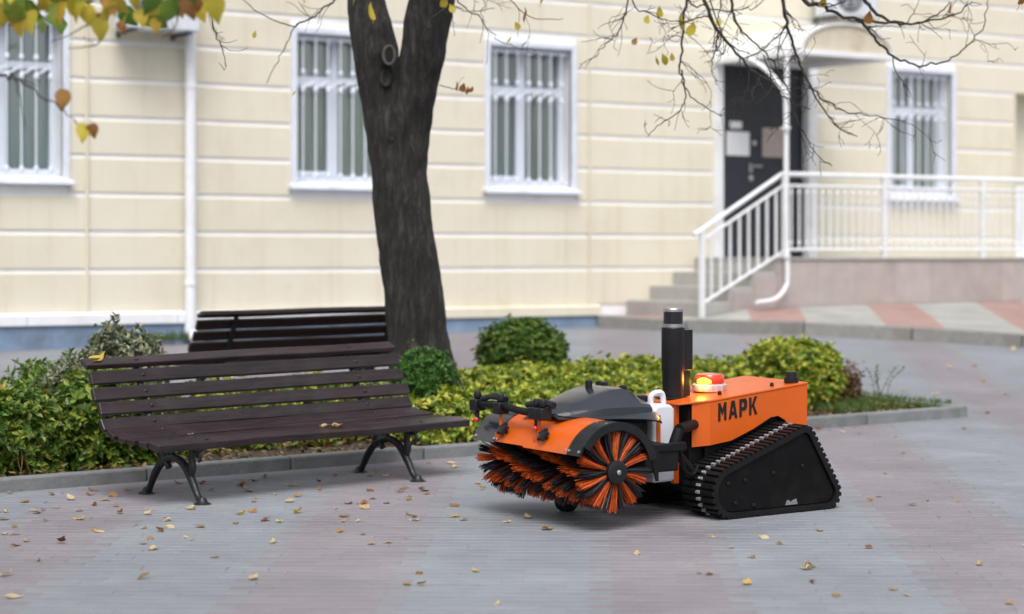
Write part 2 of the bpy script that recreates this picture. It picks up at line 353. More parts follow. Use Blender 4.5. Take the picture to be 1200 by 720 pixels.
# ---- paving bricks as real pieces
def pavers():
    sn, cs = math.sin(BAND), math.cos(BAND)
    items = []
    for row in range(int(7.9 / .1), int(17.2 / .1)):
        V = (row + .5) * .1; half = .5 * (row % 2)
        for c in range(-24, 30):
            U = (c + .5 - half) * .2
            if abs(U) > V * .30 + .7: continue
            x = CAM.x + U * cs + V * sn; y = CAM.y - U * sn + V * cs
            if PT0 - .2 < x < PT1 + .25 and y > -PW0 - .22: continue
            if y > -7.2: continue
            items.append((V, U, x, y))
    me = MB(); b = .0998; d = .0476; c = .003
    vs = [(-b, -d, -.02), (b, -d, -.02), (b, d, -.02), (-b, d, -.02), (-b, -d, .003), (b, -d, .003), (b, d, .003), (-b, d, .003),
          (-b, -d + c, .006), (b, -d + c, .006), (b, d - c, .006), (-b, d - c, .006)]
    fs = [(0, 1, 5, 4), (1, 2, 6, 5), (2, 3, 7, 6), (3, 0, 4, 7), (4, 5, 9, 8), (5, 6, 10, 9), (6, 7, 11, 10), (7, 4, 8, 11), (8, 9, 10, 11)]
    me.add(vs, fs); one = me.mesh('paver', M_PAVE)
    # nearest that stand inside the picture are pieces of their own
    rnd = random.Random(3)
    def inview(V, U):
        x = CX + F * U / V; return 20 < x < 1180
    items.sort()
    near = [i for i in items if inview(i[0], i[1]) and i[0] > 9.55][:300]; ns = set(near)
    rest = MB()
    for it in items:
        V, U, x, y = it
        z = zg(x, y) + rnd.uniform(-.0008, .0008); rx = TILT[0] + rnd.gauss(0, .008); ry = TILT[1] + rnd.gauss(0, .002)
        if it in ns:
            put('paver', one, G, (x, y, z), (Matrix.Rotation(rx, 4, 'X') @ Matrix.Rotation(ry, 4, 'Y') @ Matrix.Rotation(-BAND, 4, 'Z')).to_euler())
        else:
            mt = Matrix.Translation((x, y, z)) @ Matrix.Rotation(rx, 4, 'X') @ Matrix.Rotation(ry, 4, 'Y') @ Matrix.Rotation(-BAND, 4, 'Z')
            rest.add([mt @ Vector(v) for v in vs], fs)
    rest.build('paver_field', M_PAVE, G, kind='stuff')
pavers()

# ---- planter: soil and kerb stones
def planter():
    mb = MB(); nx, ny = 60, 12; vs = []
    for j in range(ny + 1):
        for i in range(nx + 1):
            x = PT0 + (PT1 - .06 - PT0) * i / nx; y = -PW0 + .06 + (PW0 - PW1 - .12) * j / ny
            vs.append((x, y, zg(x, y) + .045 + .03 * noise.noise(Vector((x * 2, y * 2, 0)))))
    n = nx + 1
    mb.add(vs, [(j * n + i, j * n + i + 1, (j + 1) * n + i + 1, (j + 1) * n + i) for j in range(ny) for i in range(nx)], 0, True)
    mb.build('planting_bed', M_SOIL, kind='structure')
    k = put('planter_kerb', None, kind='structure', loc=(PT1, -PW0, 0))
    st = MB(); st.bb(-.496, .496, -.05, .05, -.12, .085); ks = st.mesh('kerb_stone', M_KERB)
    rnd = random.Random(5)
    def stone(x, y, rz, sx=1):
        o = put('kerb_stone', ks, k, (x - PT1, y + PW0, zg(x, y) + rnd.uniform(-.004, .004)),
                (TILT[0] if rz == 0 else .0, TILT[1] if rz == 0 else -.02, rz + rnd.gauss(0, .004)), (sx, 1, 1), bevel=.012)
    for i in range(15):
        stone(PT1 - .5 - i, -PW0, 0); stone(PT1 - .5 - i, -PW1, 0)
    for i in range(3): stone(PT1 + .05, -PW0 + .45 + .98 * i if i < 3 else 0, R(90), .97)
planter()

# ---- raised footway in front of the porch
KP = [(.12, -.07), (.28, -1.45), (1.10, -2.45), (2.6, -4.2), (6.5, -8.6)]
def footway():
    k = put('footway_kerb', None, kind='structure', loc=(.12, -.07, .6)); rnd = random.Random(8)
    for (ax, ay), (bx_, by_) in zip(KP[:-1], KP[1:]):
        A = Vector((ax, ay)); B = Vector((bx_, by_)); L = (B - A).length; n = max(1, round(L / 1.0)); d = (B - A) / L; a = math.atan2(d.y, d.x); l = L / n
        st = MB(); st.bb(-l / 2 + .003, l / 2 - .003, -.07, .07, -.2, .14); me = st.mesh('kerb_stone', M_KERB2)
        for i in range(n):
            p = A + d * (l * (i + .5)); sl = (zg(*(p + d * .5)) - zg(*(p - d * .5)))
            put('kerb_stone', me, k, (p.x - .12, p.y + .07, zg(p.x, p.y) - .6 + rnd.uniform(-.004, .004)), (0, -math.atan(sl), a), bevel=.015)
    # paving sheet between the kerb and the porch
    m, t, b, o = base_mat('red_and_grey_slabs'); Lk = t.links.new
    g = N(t, 'NewGeometry'); mp = N(t, 'Mapping'); mp.inputs['Rotation'].default_value = (0, 0, BAND); Lk(g.outputs['Position'], mp.inputs['Vector'])
    sx = N(t, 'SeparateXYZ'); Lk(mp.outputs[0], sx.inputs[0])
    dv = N(t, 'Math', _operation='DIVIDE'); Lk(sx.outputs[0], dv.inputs[0]); dv.inputs[1].default_value = 1.45
    ad = N(t, 'Math', _operation='ADD'); Lk(dv.outputs[0], ad.inputs[0]); ad.inputs[1].default_value = 9.78
    fr = N(t, 'Math', _operation='FRACT'); Lk(ad.outputs[0], fr.inputs[0]); ls = N(t, 'Math', _operation='LESS_THAN'); Lk(fr.outputs[0], ls.inputs[0]); ls.inputs[1].default_value = .42
    br = N(t, 'TexBrick', Scale=5., **{'Mortar_Size': .012}); br.offset = .5; Lk(mp.outputs[0], br.inputs['Vector'])
    br.inputs['Color1'].default_value = (1, 1, 1, 1); br.inputs['Color2'].default_value = (.88, .88, .88, 1); br.inputs['Mortar'].default_value = (.55, .55, .5, 1)
    nz = N(t, 'TexNoise', Scale=2.2, Detail=6.); Lk(g.outputs['Position'], nz.inputs['Vector'])
    c1 = ramp(t, [(.3, (.30, .31, .29)), (.7, (.42, .42, .40))]); c2 = ramp(t, [(.3, (.33, .205, .185)), (.7, (.40, .27, .245))])
    Lk(nz.outputs['Fac'], c1.inputs[0]); Lk(nz.outputs['Fac'], c2.inputs[0])
    mx = N(t, 'Mix', _data_type='RGBA'); Lk(ls.outputs[0], mx.inputs[0]); Lk(c1.outputs[0], mx.inputs[6]); Lk(c2.outputs[0], mx.inputs[7])
    m2 = N(t, 'Mix', _data_type='RGBA', _blend_type='MULTIPLY'); m2.inputs[0].default_value = 1; Lk(mx.outputs[2], m2.inputs[6]); Lk(br.outputs['Color'], m2.inputs[7])
    Lk(m2.outputs[2], b.inputs['Base Color']); b.inputs['Roughness'].default_value = .85
    mb = MB(); vs = []; inner = [(.16, -.03, .735), (.50, -1.52, .75), (1.05, -1.52, .83), (2.6, -1.52, .86), (8.5, -1.52, .88)]
    for (x, y), q in zip(KP, inner): vs += [(x + .03, y + .03, zg(x, y) + .132), q]
    vs.append((.6, -.03, .745)); fs = [(2 * i, 2 * i + 2, 2 * i + 3, 2 * i + 1) for i in range(4)] + [(1, 3, 10)]
    mb.add(vs, fs, 0, True); mb.build('footway', m, kind='structure')
footway()

# ================================================================== BUILDING
ZS = [.875] + [1.278 + .38 * i for i in range(17)]
TRIM = .065
WINS = [(-7.62, -6.371), (-3.891, -2.640), (-1.452, -.201), (4.65, 5.859)]
WZ0, WZ1 = 2.16, 3.84
DOOR = (1.83, 3.44, 1.41, 3.83)         # outer edges of the white surround
NICHE = (6.95, 8.7, 1.41, 3.62)
XL, XR = -17., 15.
bld = empty('building', (0, 0, 0), 'long cream building with white grooved plaster courses and a blue plinth', 'building')
OPEN = [(a + TRIM, b - TRIM, WZ0 + .05, WZ1 - TRIM) for a, b in WINS] + [(DOOR[0] + .12, DOOR[1] - .14, 1.41, DOOR[3] - .1), NICHE]
def wall():
    mb = MB(); op = sorted(OPEN); x = XL; top = 7.45
    for a, b, z0, z1 in op:
        mb.bb(x, a, 0, .35, .2, top); mb.bb(a, b, 0, .35, .2, z0); mb.bb(a, b, 0, .35, z1, top); x = b
    mb.bb(x, XR, 0, .35, .2, top)
    wl = mb.build('wall', M_WHITEW, bld)
    blk = [(a, b, WZ0 - .03, WZ1) for a, b in WINS] + [(DOOR[0], DOOR[1], 1.2, DOOR[3]), NICHE]
    for i in range(len(ZS) - 1):
        z0 = ZS[i] + (.0 if i == 0 else .025); z1 = ZS[i + 1] - .021
        if z1 > 7.4: break
        cuts = sorted((a, b) for a, b, p, q in blk if p < z1 - .05 and q > z0 + .05)
        x = XL; segs = []
        for a, b in cuts:
            segs.append((x, a)); x = b
        segs.append((x, XR))
        part = sorted((a, b, p, q) for a, b, p, q in blk if not (p < z1 - .05 and q > z0 + .05) and p < z1 and q > z0)
        for a, b in segs:
            m = MB(); m.bb(a, b, -.013, .01, z0, z1); m.build('plaster_course', M_CREAM, wl, bevel=.006)
    # plinth and ledge
    pl = MB(); pl.bb(XL, .36, -.055, .05, .2, .742); pl.build('plinth', M_BLUE, bld)
    xs = [XL, -12, -9.6, -6.83, -5.22, -2.4, .12]
    for a, b in zip(xs[:-1], xs[1:]):
        m = MB(); m.prism([(-.085, .745), (.02, .745), (.02, .872), (-.03, .872), (-.085, .850)], a + .004, b - .004, plane='yz'); m.build('ledge_stone', M_WHITE if a < -3 else M_CREAM, bld, bevel=.006)
    m = MB(); m.bb(XL, XR, -.25, .35, 7.45, 7.62); m.bb(XL, XR, -.14, .35, 7.25, 7.449); m.build('cornice', M_WHITE, bld)
    # niche interior
    a, b, z0, z1 = NICHE; m = MB(); m.bb(a - .02, b + .02, .36, .42, z0, z1 + .05); m.build('recess_back', M_CREAM, bld)
    m = MB(); m.bb(a + .002, a + .03, -.024, .35, z0, z1 - .002); m.bb(a + .03, b - .002, -.024, .35, z1 - .03, z1 - .002); m.build('recess_reveal', M_CREAM, bld)
    for tx in (-6.19, -.02):
        m = MB(); m.tube([(tx, -.036, .80), (tx, -.036, 7.2)], .014, 8); m.build('conduit', M_CREAM, bld)
    m = MB(); m.bb(DOOR[0], DOOR[0] + .12, -.06, .02, 1.41, DOOR[3]); m.bb(DOOR[1] - .14, DOOR[1], -.06, .02, 1.41, DOOR[3]); m.bb(DOOR[0] + .12, DOOR[1] - .14, -.06, .02, DOOR[3] - .1, DOOR[3]); m.build('door_surround', M_WHITE, bld, bevel=.006)
wall()
# ---- windows
def bar_mesh(h):
    m = MB(); m.tube([(0, 0, 0), (0, 0, h)], .009, 6)
    for z in (.06, h * .62, h * .74, h - .06): m.lathe([(.012, -.035), (.025, -.015), (.025, .015), (.012, .035)], (0, 0, z), n=8)
    return m.mesh('grille_bar', M_TRIM)
BARM = bar_mesh(WZ1 - TRIM - WZ0 - .06)
def window(a, b, kind, green):
    x0, x1 = a + TRIM, b - TRIM; z0, z1 = WZ0 + .05, WZ1 - TRIM
    wn = put('window', None, bld, (a, 0, WZ0))
    def P(name, mb, mt, par=wn, bev=0):
        mb.v = [(v[0] - a, v[1], v[2] - WZ0) for v in mb.v]; return mb.build(name, mt, par, bevel=bev)
    m = MB(); m.bb(a, x0, -.045, .03, WZ0, WZ1); m.bb(x1, b, -.045, .03, WZ0, WZ1); m.bb(x0, x1, -.045, .03, z1, WZ1); P('trim', m, M_TRIM, bev=.006)
    m = MB(); m.prism([(-.10, WZ0 - .03), (.2, WZ0 - .03), (.2, WZ0 + .05), (-.09, WZ0 + .012)], a - .03, b + .03, plane='yz'); P('sill', m, M_TRIM, bev=.004)
    y0, y1 = .17, .23; fr = .055; mx = (x0 + x1) / 2 + .0; tz = z0 + (z1 - z0) * .70
    m = MB(); m.bb(x0, x0 + fr, y0, y1, z0, z1); m.bb(x1 - fr, x1, y0, y1, z0, z1); m.bb(x0 + fr, x1 - fr, y0, y1, z0, z0 + fr + .02); m.bb(x0 + fr, x1 - fr, y0, y1, z1 - fr, z1)
    P('frame', m, M_PVC, bev=.004)
    m = MB(); m.bb(mx - .04, mx + .04, y0 - .005, y1 - .005, z0 + fr + .02, z1 - fr); P('mullion', m, M_PVC, bev=.004)
    m = MB(); m.bb(x0 + fr, mx - .04, y0 - .003, y1 - .003, tz - .035, tz + .035); m.bb(mx + .04, x1 - fr, y0 - .003, y1 - .003, tz - .035, tz + .035); P('transom', m, M_PVC, bev=.004)
    lx0, lx1, lz0, lz1 = x0 + fr, mx - .04, z0 + fr + .02, tz - .035
    m = MB(); e = .045; yy0, yy1 = y0 - .02, y0 + .03
    m.bb(lx0, lx0 + e, yy0, yy1, lz0, lz1); m.bb(lx1 - e, lx1, yy0, yy1, lz0, lz1); m.bb(lx0 + e, lx1 - e, yy0, yy1, lz0, lz0 + e); m.bb(lx0 + e, lx1 - e, yy0, yy1, lz1 - e, lz1); P('casement', m, M_PVC, bev=.004)
    for (p, q, r, s) in ((lx0 + e, lx1 - e, lz0 + e, lz1 - e), (mx + .04, x1 - fr, z0 + fr + .02, tz - .035), (x0 + fr, mx - .04, tz + .035, z1 - fr), (mx + .04, x1 - fr, tz + .035, z1 - fr)):
        m = MB(); m.bb(p - .004, q + .004, y0 + .034, y0 + .04, r - .004, s + .004); P('pane', m, M_GLASS)
    # pleated curtain hanging in the room behind
    for side in (0, 1):
        p, q = ((x0, mx), (mx + .01, x1))[side]
        if kind == 'half' and side == 1: p = p + (q - p) * .42
        n = 26; vs = []
        for i in range(n + 1):
            x = p + (q - p) * i / n; d = .30 + (.035 * math.sin(i * 1.9 + side) + .012 * math.sin(i * 5.1)) * (.25 if kind == 'flat' else 1)
            vs += [(x, d, z0 - .1), (x + .004 * math.sin(i), d + .01, z1 + .1)]
        m = MB(); m.add(vs, [(2 * i, 2 * i + 2, 2 * i + 3, 2 * i + 1) for i in range(n)], 0, True); P('curtain', m, M_CURT if green[side] else M_CURT2)
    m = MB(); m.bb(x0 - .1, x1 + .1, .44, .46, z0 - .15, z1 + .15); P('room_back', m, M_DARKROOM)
    # white grille of bars with knobs, wavy band through the middle
    nb = 7
    for i in range(nb):
        x = x0 + (x1 - x0) * (i + .7) / (nb + .4); put('grille_bar', BARM, wn, (x - a, .03, .05 + .01))
    for i in range(nb - 1):
        m = MB(); xa = x0 + (x1 - x0) * (i + .7) / (nb + .4); xb = x0 + (x1 - x0) * (i + 1.7) / (nb + .4); zc = z0 + (z1 - z0) * .66
        m.tube(smooth_path([(xa, .03, zc - .03), ((xa + xb) / 2 - .02, .03, zc - .015), ((xa + xb) / 2 + .02, .03, zc + .015), (xb, .03, zc + .03)], 3), .010, 5); P('grille_scroll', m, M_TRIM)
    for za in (z0 + .035, z1 - .06):
        m = MB(); m.bb(x0, x1, .022, .038, za, za + .02); P('grille_rail', m, M_TRIM)
for (a, b), gr, kd in zip(WINS, ((0, 0), (1, 1), (0, 1), (1, 1)), ('flat', 'pleat', 'half', 'pleat')): window(a, b, kd, gr)

# ---- entrance door
def door():
    x0, x1, z0, z1 = DOOR[0] + .12, DOOR[1] - .14, 1.41, DOOR[3] - .1
    d = put('door', None, bld, (x0, .08, z0)); sp = x0 + (x1 - x0) * .77
    def Q(name, mb, mt, bev=0): mb.v = [(v[0] - x0, v[1] - .08, v[2] - z0) for v in mb.v]; return mb.build(name, mt, d, bevel=bev)
    m = MB(); m.bb(x0 + .03, sp - .006, .06, .12, z0 + .02, z1 - .03); Q('leaf', m, M_DOOR, .006)
    m = MB(); m.bb(sp + .006, x1 - .03, .06, .12, z0 + .02, z1 - .03); Q('leaf', m, M_DOOR, .006)
    m = MB(); m.bb(x0, x0 + .03, .05, .3, z0, z1); m.bb(x1 - .03, x1, .05, .3, z0, z1); m.bb(x0 + .03, x1 - .03, .05, .3, z1 - .03, z1); m.bb(x0 + .03, x1 - .03, .121, .3, z0, z1 - .03); Q('frame', m, M_DOOR)
    def sheet(name, px0, py0, px1, py1, mt, th=.006):
        a = onw(px0, py0, -.055); c = onw(px1, py1, -.055); m = MB(); m.bb(a.x, c.x, .055 - th, .0585, c.z, a.z); return Q(name, m, mt)
    sheet('paper_notice', 851, 154, 878, 183, M_PAPER); sheet('paper_notice', 855, 142, 869, 151, M_PAPER); sheet('notice_board', 893, 150, 917, 185, M_BOARD, .012)
    h = onw(880, 197, -.05)
    m = MB(); m.bb(h.x - .03, h.x + .02, .045, .0585, h.z - .05, h.z + .05); m.tube([(h.x, .05, h.z + .02), (h.x, .0, h.z + .02), (h.x + .13, .0, h.z + .02)], .012, 8); Q('handle', m, M_STEEL)
    h = onw(880, 209, -.05); m = MB(); m.lathe([(.035, 0), (.035, .014), (.012, .02)], (h.x, .058, h.z), (0, -1, 0), 12); Q('lock', m, M_STEEL)
    h = onw(884, 168, -.05); m = MB(); m.lathe([(.03, 0), (.03, .014), (.012, .02)], (h.x, .058, h.z), (0, -1, 0), 12); Q('lock', m, M_STEEL)
door()

# ---- white panel leaning in the recess
a = NICHE[0]
m = MB(); m.bb(a + .06, a + 1.5, .10, .14, 1.415, 2.36); m.bb(a + .06, a + .11, .085, .0995, 1.415, 2.36); m.bb(a + .11, a + 1.5, .085, .0995, 2.31, 2.36)
m.build('panel', M_WHITE, label='white low panel standing in the wall recess behind the ramp railing', cat='panel', bevel=.004)

# ---- drainpipe on the facade
dp = empty('drainpipe', (-5.10, -.12, .6), 'white drainpipe running down the cream wall beside the front window', 'pipe')
m = MB(); m.tube([(0, 0, .12), (0, 0, 6.7)], .057, 14); m.build('pipe', M_WHITE, dp)
m = MB(); m.tube(smooth_path([(0, 0, .125), (0, 0, .06), (.025, -.05, .0), (.045, -.12, -.03)], 4), .062, 14); m.build('outlet', M_WHITE, dp)
for z in (.55, 2.55, 4.4):
    m = MB(); m.lathe([(.064, -.02), (.064, .02)], (0, 0, z), n=14); m.bb(-.012, .012, .05, .11, z - .012, z + .012); m.build('bracket', M_WHITE, dp)

# ---- air conditioners
def aircon(name, x0, z0, label, hh=.55, ww=.80):
    e = empty(name, (x0, -.14, z0), label, 'air conditioner', 'air conditioners on the facade')
    m = MB(); m.bb(0, ww, -.30, 0, 0, hh); m.build('casing', M_AC, e, bevel=.015)
    m = MB(); m.lathe([(.22, 0), (.22, .012), (.20, .012), (.20, .004)], (ww * .38, -.301, hh / 2), (0, -1, 0), 24); m.build('fan_opening', M_DGREY, e)
    m = MB()
    for r in (.06, .10, .14, .18): m.tube([(ww * .38 + r * math.cos(k * .3142), -.318, hh / 2 + r * math.sin(k * .3142)) for k in range(21)], .004, 4)
    for k in range(3): g = k * math.pi / 3; m.tube([(ww * .38 - .21 * math.cos(g), -.32, hh / 2 - .21 * math.sin(g)), (ww * .38 + .21 * math.cos(g), -.32, hh / 2 + .21 * math.sin(g))], .005, 4)
    m.build('fan_guard', M_AC, e)
    for x in (.1, ww - .1):
        m = MB(); m.bb(x - .02, x + .02, -.30, .12, -.035, -.002); m.bb(x - .02, x + .02, .09, .125, -.06, -.035); m.build('bracket', M_DGREY, e)
pa = onw(145, 38, .25); aircon('air_conditioner', pa.x - .06, pa.z + .03, 'white air conditioner on the wall above the drainpipe, behind the yellow leaves')
pb = onw(962, 22, .25); aircon('air_conditioner', pb.x, pb.z + .03, 'white air conditioner on the wall above the curved entrance canopy', ww=.78)

# ---- porch: steps and platform with tiled side
PZ = 1.41; PWD = 1.5
por = empty('porch', (.3, -.75, .6), 'raised entrance porch with grey steps and a pinkish tiled side', 'porch')
def porch():
    def Q(name, mb, mt, bev=0): mb.v = [(v[0] - .3, v[1] + .75, v[2] - .6) for v in mb.v]; return mb.build(name, mt, por, bevel=bev)
    t = [.20, .52, .86, 1.20, 1.54]; z = [.75, .915, 1.08, 1.245, PZ]
    for i in range(1, 4):
        if i:
            m = MB(); m.bb(t[i], t[i + 1] - .001, -PWD + .02, -.028, .4, z[i]); Q('step', m, M_CONC, .008)
    m = MB(); m.bb(1.54, 14, -PWD + .04, -.028, .4, PZ - .03); Q('platform', m, M_CONC)
    m = MB(); m.bb(1.53, 14, -PWD - .02, -.029, PZ - .028, PZ); Q('platform_slab', m, M_CONC, .006)
    x = 1.545
    while x < 13.4:
        m = MB(); m.bb(x, x + .596, -PWD, -PWD + .038, .5, PZ - .03); Q('tile', m, M_TILE, .003); x += .60
    for a, b, zz in ((.90, 1.20, 1.03), (1.204, 1.541, 1.20)):
        m = MB(); m.bb(a, b, -PWD, -PWD + .019, .5, zz); Q('tile', m, M_TILE, .003)
porch()

# ---- railing of the steps and the platform
rl = empty('railing', (.48, -1.44, .85), 'white metal railing along the entrance steps and platform', 'railing')
def railing():
    yy = -1.44
    def Q(name, mb, mt=M_WHITE): mb.v = [(v[0] - .48, v[1] + 1.44, v[2] - .85) for v in mb.v]; return mb.build(name, mt, rl)
    zt = 2.36
    A = Vector((.46, yy, 1.70)); B = Vector((1.66, yy, zt))
    m = MB(); m.tube([(.38, yy, 1.66), A, B, (13.5, yy, zt)], .028, 8); Q('handrail', m)
    m = MB(); m.tube([(.5, yy, 1.60), (1.68, yy, zt - .13), (13.5, yy, zt - .13)], .018, 6); Q('upper_rail', m)
    m = MB(); m.tube([(.5, yy, .90), (1.72, yy, 1.50), (13.5, yy, 1.50)], .018, 6); Q('lower_rail', m)
    for x, z0, z1 in ((.49, .75, 1.70), (1.70, PZ, zt), (3.24, PZ - .06, zt), (4.87, PZ - .06, zt), (6.5, PZ - .06, zt), (8.1, PZ - .06, zt)):
        m = MB(); m.bb(x - .026, x + .026, yy - .026, yy + .026, z0, z1); Q('post', m)
    for i in range(1, 9):
        x = .49 + i * .135; k = (x - .5) / 1.2; z0 = .90 + .6 * k; z1 = 1.60 + .62 * k
        m = MB(); m.bb(x - .011, x + .011, yy - .011, yy + .011, z0, z1); Q('baluster', m)
    bal = MB(); bal.bb(-.0075, .0075, -.0075, .0075, 1.50, zt - .13); bal.lathe([(.010, -.03), (.022, 0), (.010, .03)], (0, 0, 1.58), n=6); bal.lathe([(.010, -.03), (.022, 0), (.010, .03)], (0, 0, zt - .21), n=6)
    bm = bal.mesh('baluster', M_WHITE); x = 1.80
    while x < 9.5:
        if min(abs(x - p) for p in (3.24, 4.87, 6.5, 8.1)) > .05: put('baluster', bm, rl, (x - .48, 0, -.85))
        x += .118
railing()

# ---- canopy over the door with its downpipe
cn = empty('canopy', (2.55, -.03, 3.78), 'white curved sheet canopy over the dark entrance door', 'canopy')
def canopy():
    hw = .72; rise = .34; dep = 1.55; n = 20; th = .025
    prof = [(hw * -math.cos(math.pi * i / n), rise * math.sin(math.pi * i / n)) for i in range(n + 1)]
    inn = [(x * (1 - th / hw), z * (1 - th / rise)) for x, z in prof]
    m = MB(); N0 = len(prof)
    vs = [(x, 0, z) for x, z in prof] + [(x, -dep, z) for x, z in prof] + [(x, 0, z) for x, z in inn] + [(x, -dep, z) for x, z in inn]
    fs = []
    for i in range(n):
        fs += [(i, i + 1, N0 + i + 1, N0 + i), (2 * N0 + i, 3 * N0 + i, 3 * N0 + i + 1, 2 * N0 + i + 1), (N0 + i, N0 + i + 1, 3 * N0 + i + 1, 3 * N0 + i), (i, 2 * N0 + i, 2 * N0 + i + 1, i + 1)]
    m.add(vs, fs, 0, True); m.build('roof_sheet', M_CANOPY, cn)
    m = MB(); m.prism([(x * .975, z * .97 - .001) for x, z in prof], -dep + .03, -dep + .05); m.build('front_panel', M_LUN, cn)
    m = MB(); m.bb(-hw - .02, hw + .02, -dep - .01, -dep + .06, -.06, -.003); m.bb(-hw - .02, -hw + .05, -dep + .06, 0, -.06, -.003); m.bb(hw - .05, hw + .02, -dep + .06, 0, -.06, -.003); m.build('edge_frame', M_WHITE, cn, bevel=.004)
    p0 = onw(922, 66, 1.46); m = MB(); m.tube([(p0.x - 2.55, p0.y + .03, -.03), (p0.x - 2.55, p0.y + .03, PZ - 3.78)], .027, 10); m.build('support_pole', M_WHITE, cn)
canopy()
dn = empty('downpipe', (1.55, -1.62, .9), 'thin white downpipe bending from the canopy to the foot of the porch', 'pipe')
pts = [onw(872, 66, 1.0), onw(893, 78, 1.25), onw(908, 92, 1.5), onw(918, 108, 1.6), onw(921, 130, 1.60), onw(921, 230, 1.60), onw(923, 320, 1.62), onw(920, 338, 1.62), onw(908, 351, 1.64), onw(886, 355, 1.68)]
m = MB(); m.tube([p - Vector((1.55, -1.62, .9)) for p in smooth_path(pts, 4)], .026, 10); m.build('pipe', M_WHITE, dn)
for py in (150, 300):
    p = onw(922, py, 1.62) - Vector((1.55, -1.62, .9)); m = MB(); m.lathe([(.042, -.02), (.042, .02)], p, n=10); m.bb(p.x - .01, p.x + .01, p.y + .03, p.y + (.16 if py > 200 else .1), p.z - .01, p.z + .01); m.build('bracket', M_WHITE, dn)

# ================================================================== BENCHES
# cross-section: (distance behind the front feet, height above ground, tilt of the board's face in degrees from level, board width)
BENCH_L = 2.25
SLATS = [(-.86, .775, 62, .085, 1.0), (-.785, .705, 64, .085, 1.0), (-.735, .615, 66, .082, 1.0), (-.685, .528, 64, .082, 1.0), (-.630, .445, 52, .082, 1.0), (-.545, .385, 20, .095, 1.0), (-.335, .362, 0, .0, 1.0), (-.105, .362, -4, .115, 1.0)]
SLATS = [(-.850, .795, 25, .085), (-.795, .713, 68, .079), (-.742, .622, 68, .077), (-.690, .535, 66, .077), (-.632, .450, 54, .078), (-.550, .397, 22, .085), (-.440, .380, 4, .080), (-.318, .372, 0, .080), (-.196, .370, 1, .080), (-.070, .362, 8, .115)]
SLATS = [(y * .84, z - .016, a, wd) for y, z, a, wd in SLATS]
def bench(name, loc, rot, label, BENCH_L=2.25, lx=.776):
    e = empty(name, loc, label, 'bench', 'park benches by the planting bed', rot)
    rnd = random.Random(hash(label) % 97)
    for (y, z, a, wd) in SLATS:
        m = MB(); th = .034 if y < -.1 else .044; n = 8; r = Matrix.Rotation(R(a), 3, 'X'); vs = []
        for i in range(n + 1):
            x = -BENCH_L / 2 + BENCH_L * i / n; wob = .0025 * math.sin(i * 1.3 + y * 40)
            for (p, q) in ((-wd / 2, -th / 2), (wd / 2, -th / 2), (wd / 2, th / 2), (-wd / 2, th / 2)):
                vs.append(Vector((x, 0, 0)) + r @ Vector((0, p, q + wob)))
        fs = [(0, 1, 2, 3), tuple(4 * n + k for k in (3, 2, 1, 0))]
        for i in range(n):
            for k in range(4): fs.append((4 * i + k, 4 * i + (k + 1) % 4, 4 * i + 4 + (k + 1) % 4, 4 * i + 4 + k))
        m.add(vs, fs)
        # local y of the bench grows to the back, so flip
        s = m.build('slat', M_WOOD, e, bevel=.007); s.location = (rnd.uniform(-.010, .010) + .075 * max(0, (y + .72) / .66) ** 1.5, -y, z); s.rotation_euler = (0, rnd.gauss(0, .0015), rnd.gauss(0, .0015))
        nn = r @ Vector((0, 0, 1))
        for x in (-lx, lx):
            b = MB(); b.lathe([(.011, 0), (.011, .003), (.006, .007)], Vector((x, 0, 0)) + nn * (th / 2), nn, 10); b.build('bolt', M_IRON, s)
    for x in (-lx, lx):
        g = put('leg_frame', None, e, (x, 0, 0))
        def T(name, pts, rad, n=8):
            ks = {'arch_leg': .968, 'front_post': .9, 'rear_post': .9}.get(name, .84); sp = smooth_path([(0, p[0] * ks, p[1] - (.016 if ks < .9 else 0)) for p in pts], 5); m = MB(); m.tube(sp, lerp_list(rad, len(sp)), n); return m.build(name, M_IRON, g)
        T('arch_leg', [(.615, .012), (.575, .06), (.53, .125), (.45, .20), (.32, .245), (.20, .215), (.11, .13), (.05, .05), (.0, .012)], [.025, .019, .023, .024, .022, .024, .024, .019, .025], 10)
        T('front_post', [(.13, .165), (.115, .21), (.125, .26), (.10, .31), (.09, .345)], [.022, .024, .020, .024, .026])
        T('rear_post', [(.46, .19), (.475, .23), (.468, .28), (.49, .32), (.50, .355)], [.022, .024, .020, .024, .026])
        T('seat_bearer', [(.02, .335), (.15, .35), (.32, .352), (.48, .362), (.57, .375)], [.022, .024, .022, .022, .024])
        T('back_bearer', [(.42, .20), (.50, .28), (.585, .37), (.665, .45), (.725, .53), (.777, .62), (.83, .71), (.862, .775)], [.020, .022, .026, .024, .022, .021, .020, .018])
        T('scroll', [(.32, .25), (.37, .285), (.34, .33), (.29, .325), (.295, .29)], [.012, .013, .013, .011, .008], 6)
        T('scroll', [(.09, .31), (.04, .315), (.02, .285), (.045, .262)], [.012, .012, .011, .009], 6)
        for y in (.0, .60):
            m = MB(); m.lathe([(.052, .0), (.052, .010), (.030, .022), (.018, .045)], (0, y, 0), n=12); m.build('foot', M_IRON, g)
    return e
bx = -8.67; by = -9.104
bench('park_bench', (bx, by, zg(bx, by) - .002), (TILT[0] + .001, TILT[1] - .002, .11), 'dark brown slatted park bench with black iron legs, nearer of the two')
lo_, hi_ = 1.0, 6.5
for _ in range(50):
    wq = (lo_ + hi_) / 2; qa = onw(230, 367, wq)
    if qa.z - zg(qa.x, qa.y) < .79: lo_ = wq
    else: hi_ = wq
bx2 = qa.x + 2.02 / 2; by2 = qa.y + .712
gx = (zg(bx2 + .5, by2) - zg(bx2 - .5, by2)); gy = (zg(bx2, by2 + .02) - zg(bx2, by2 - .66)) / .68
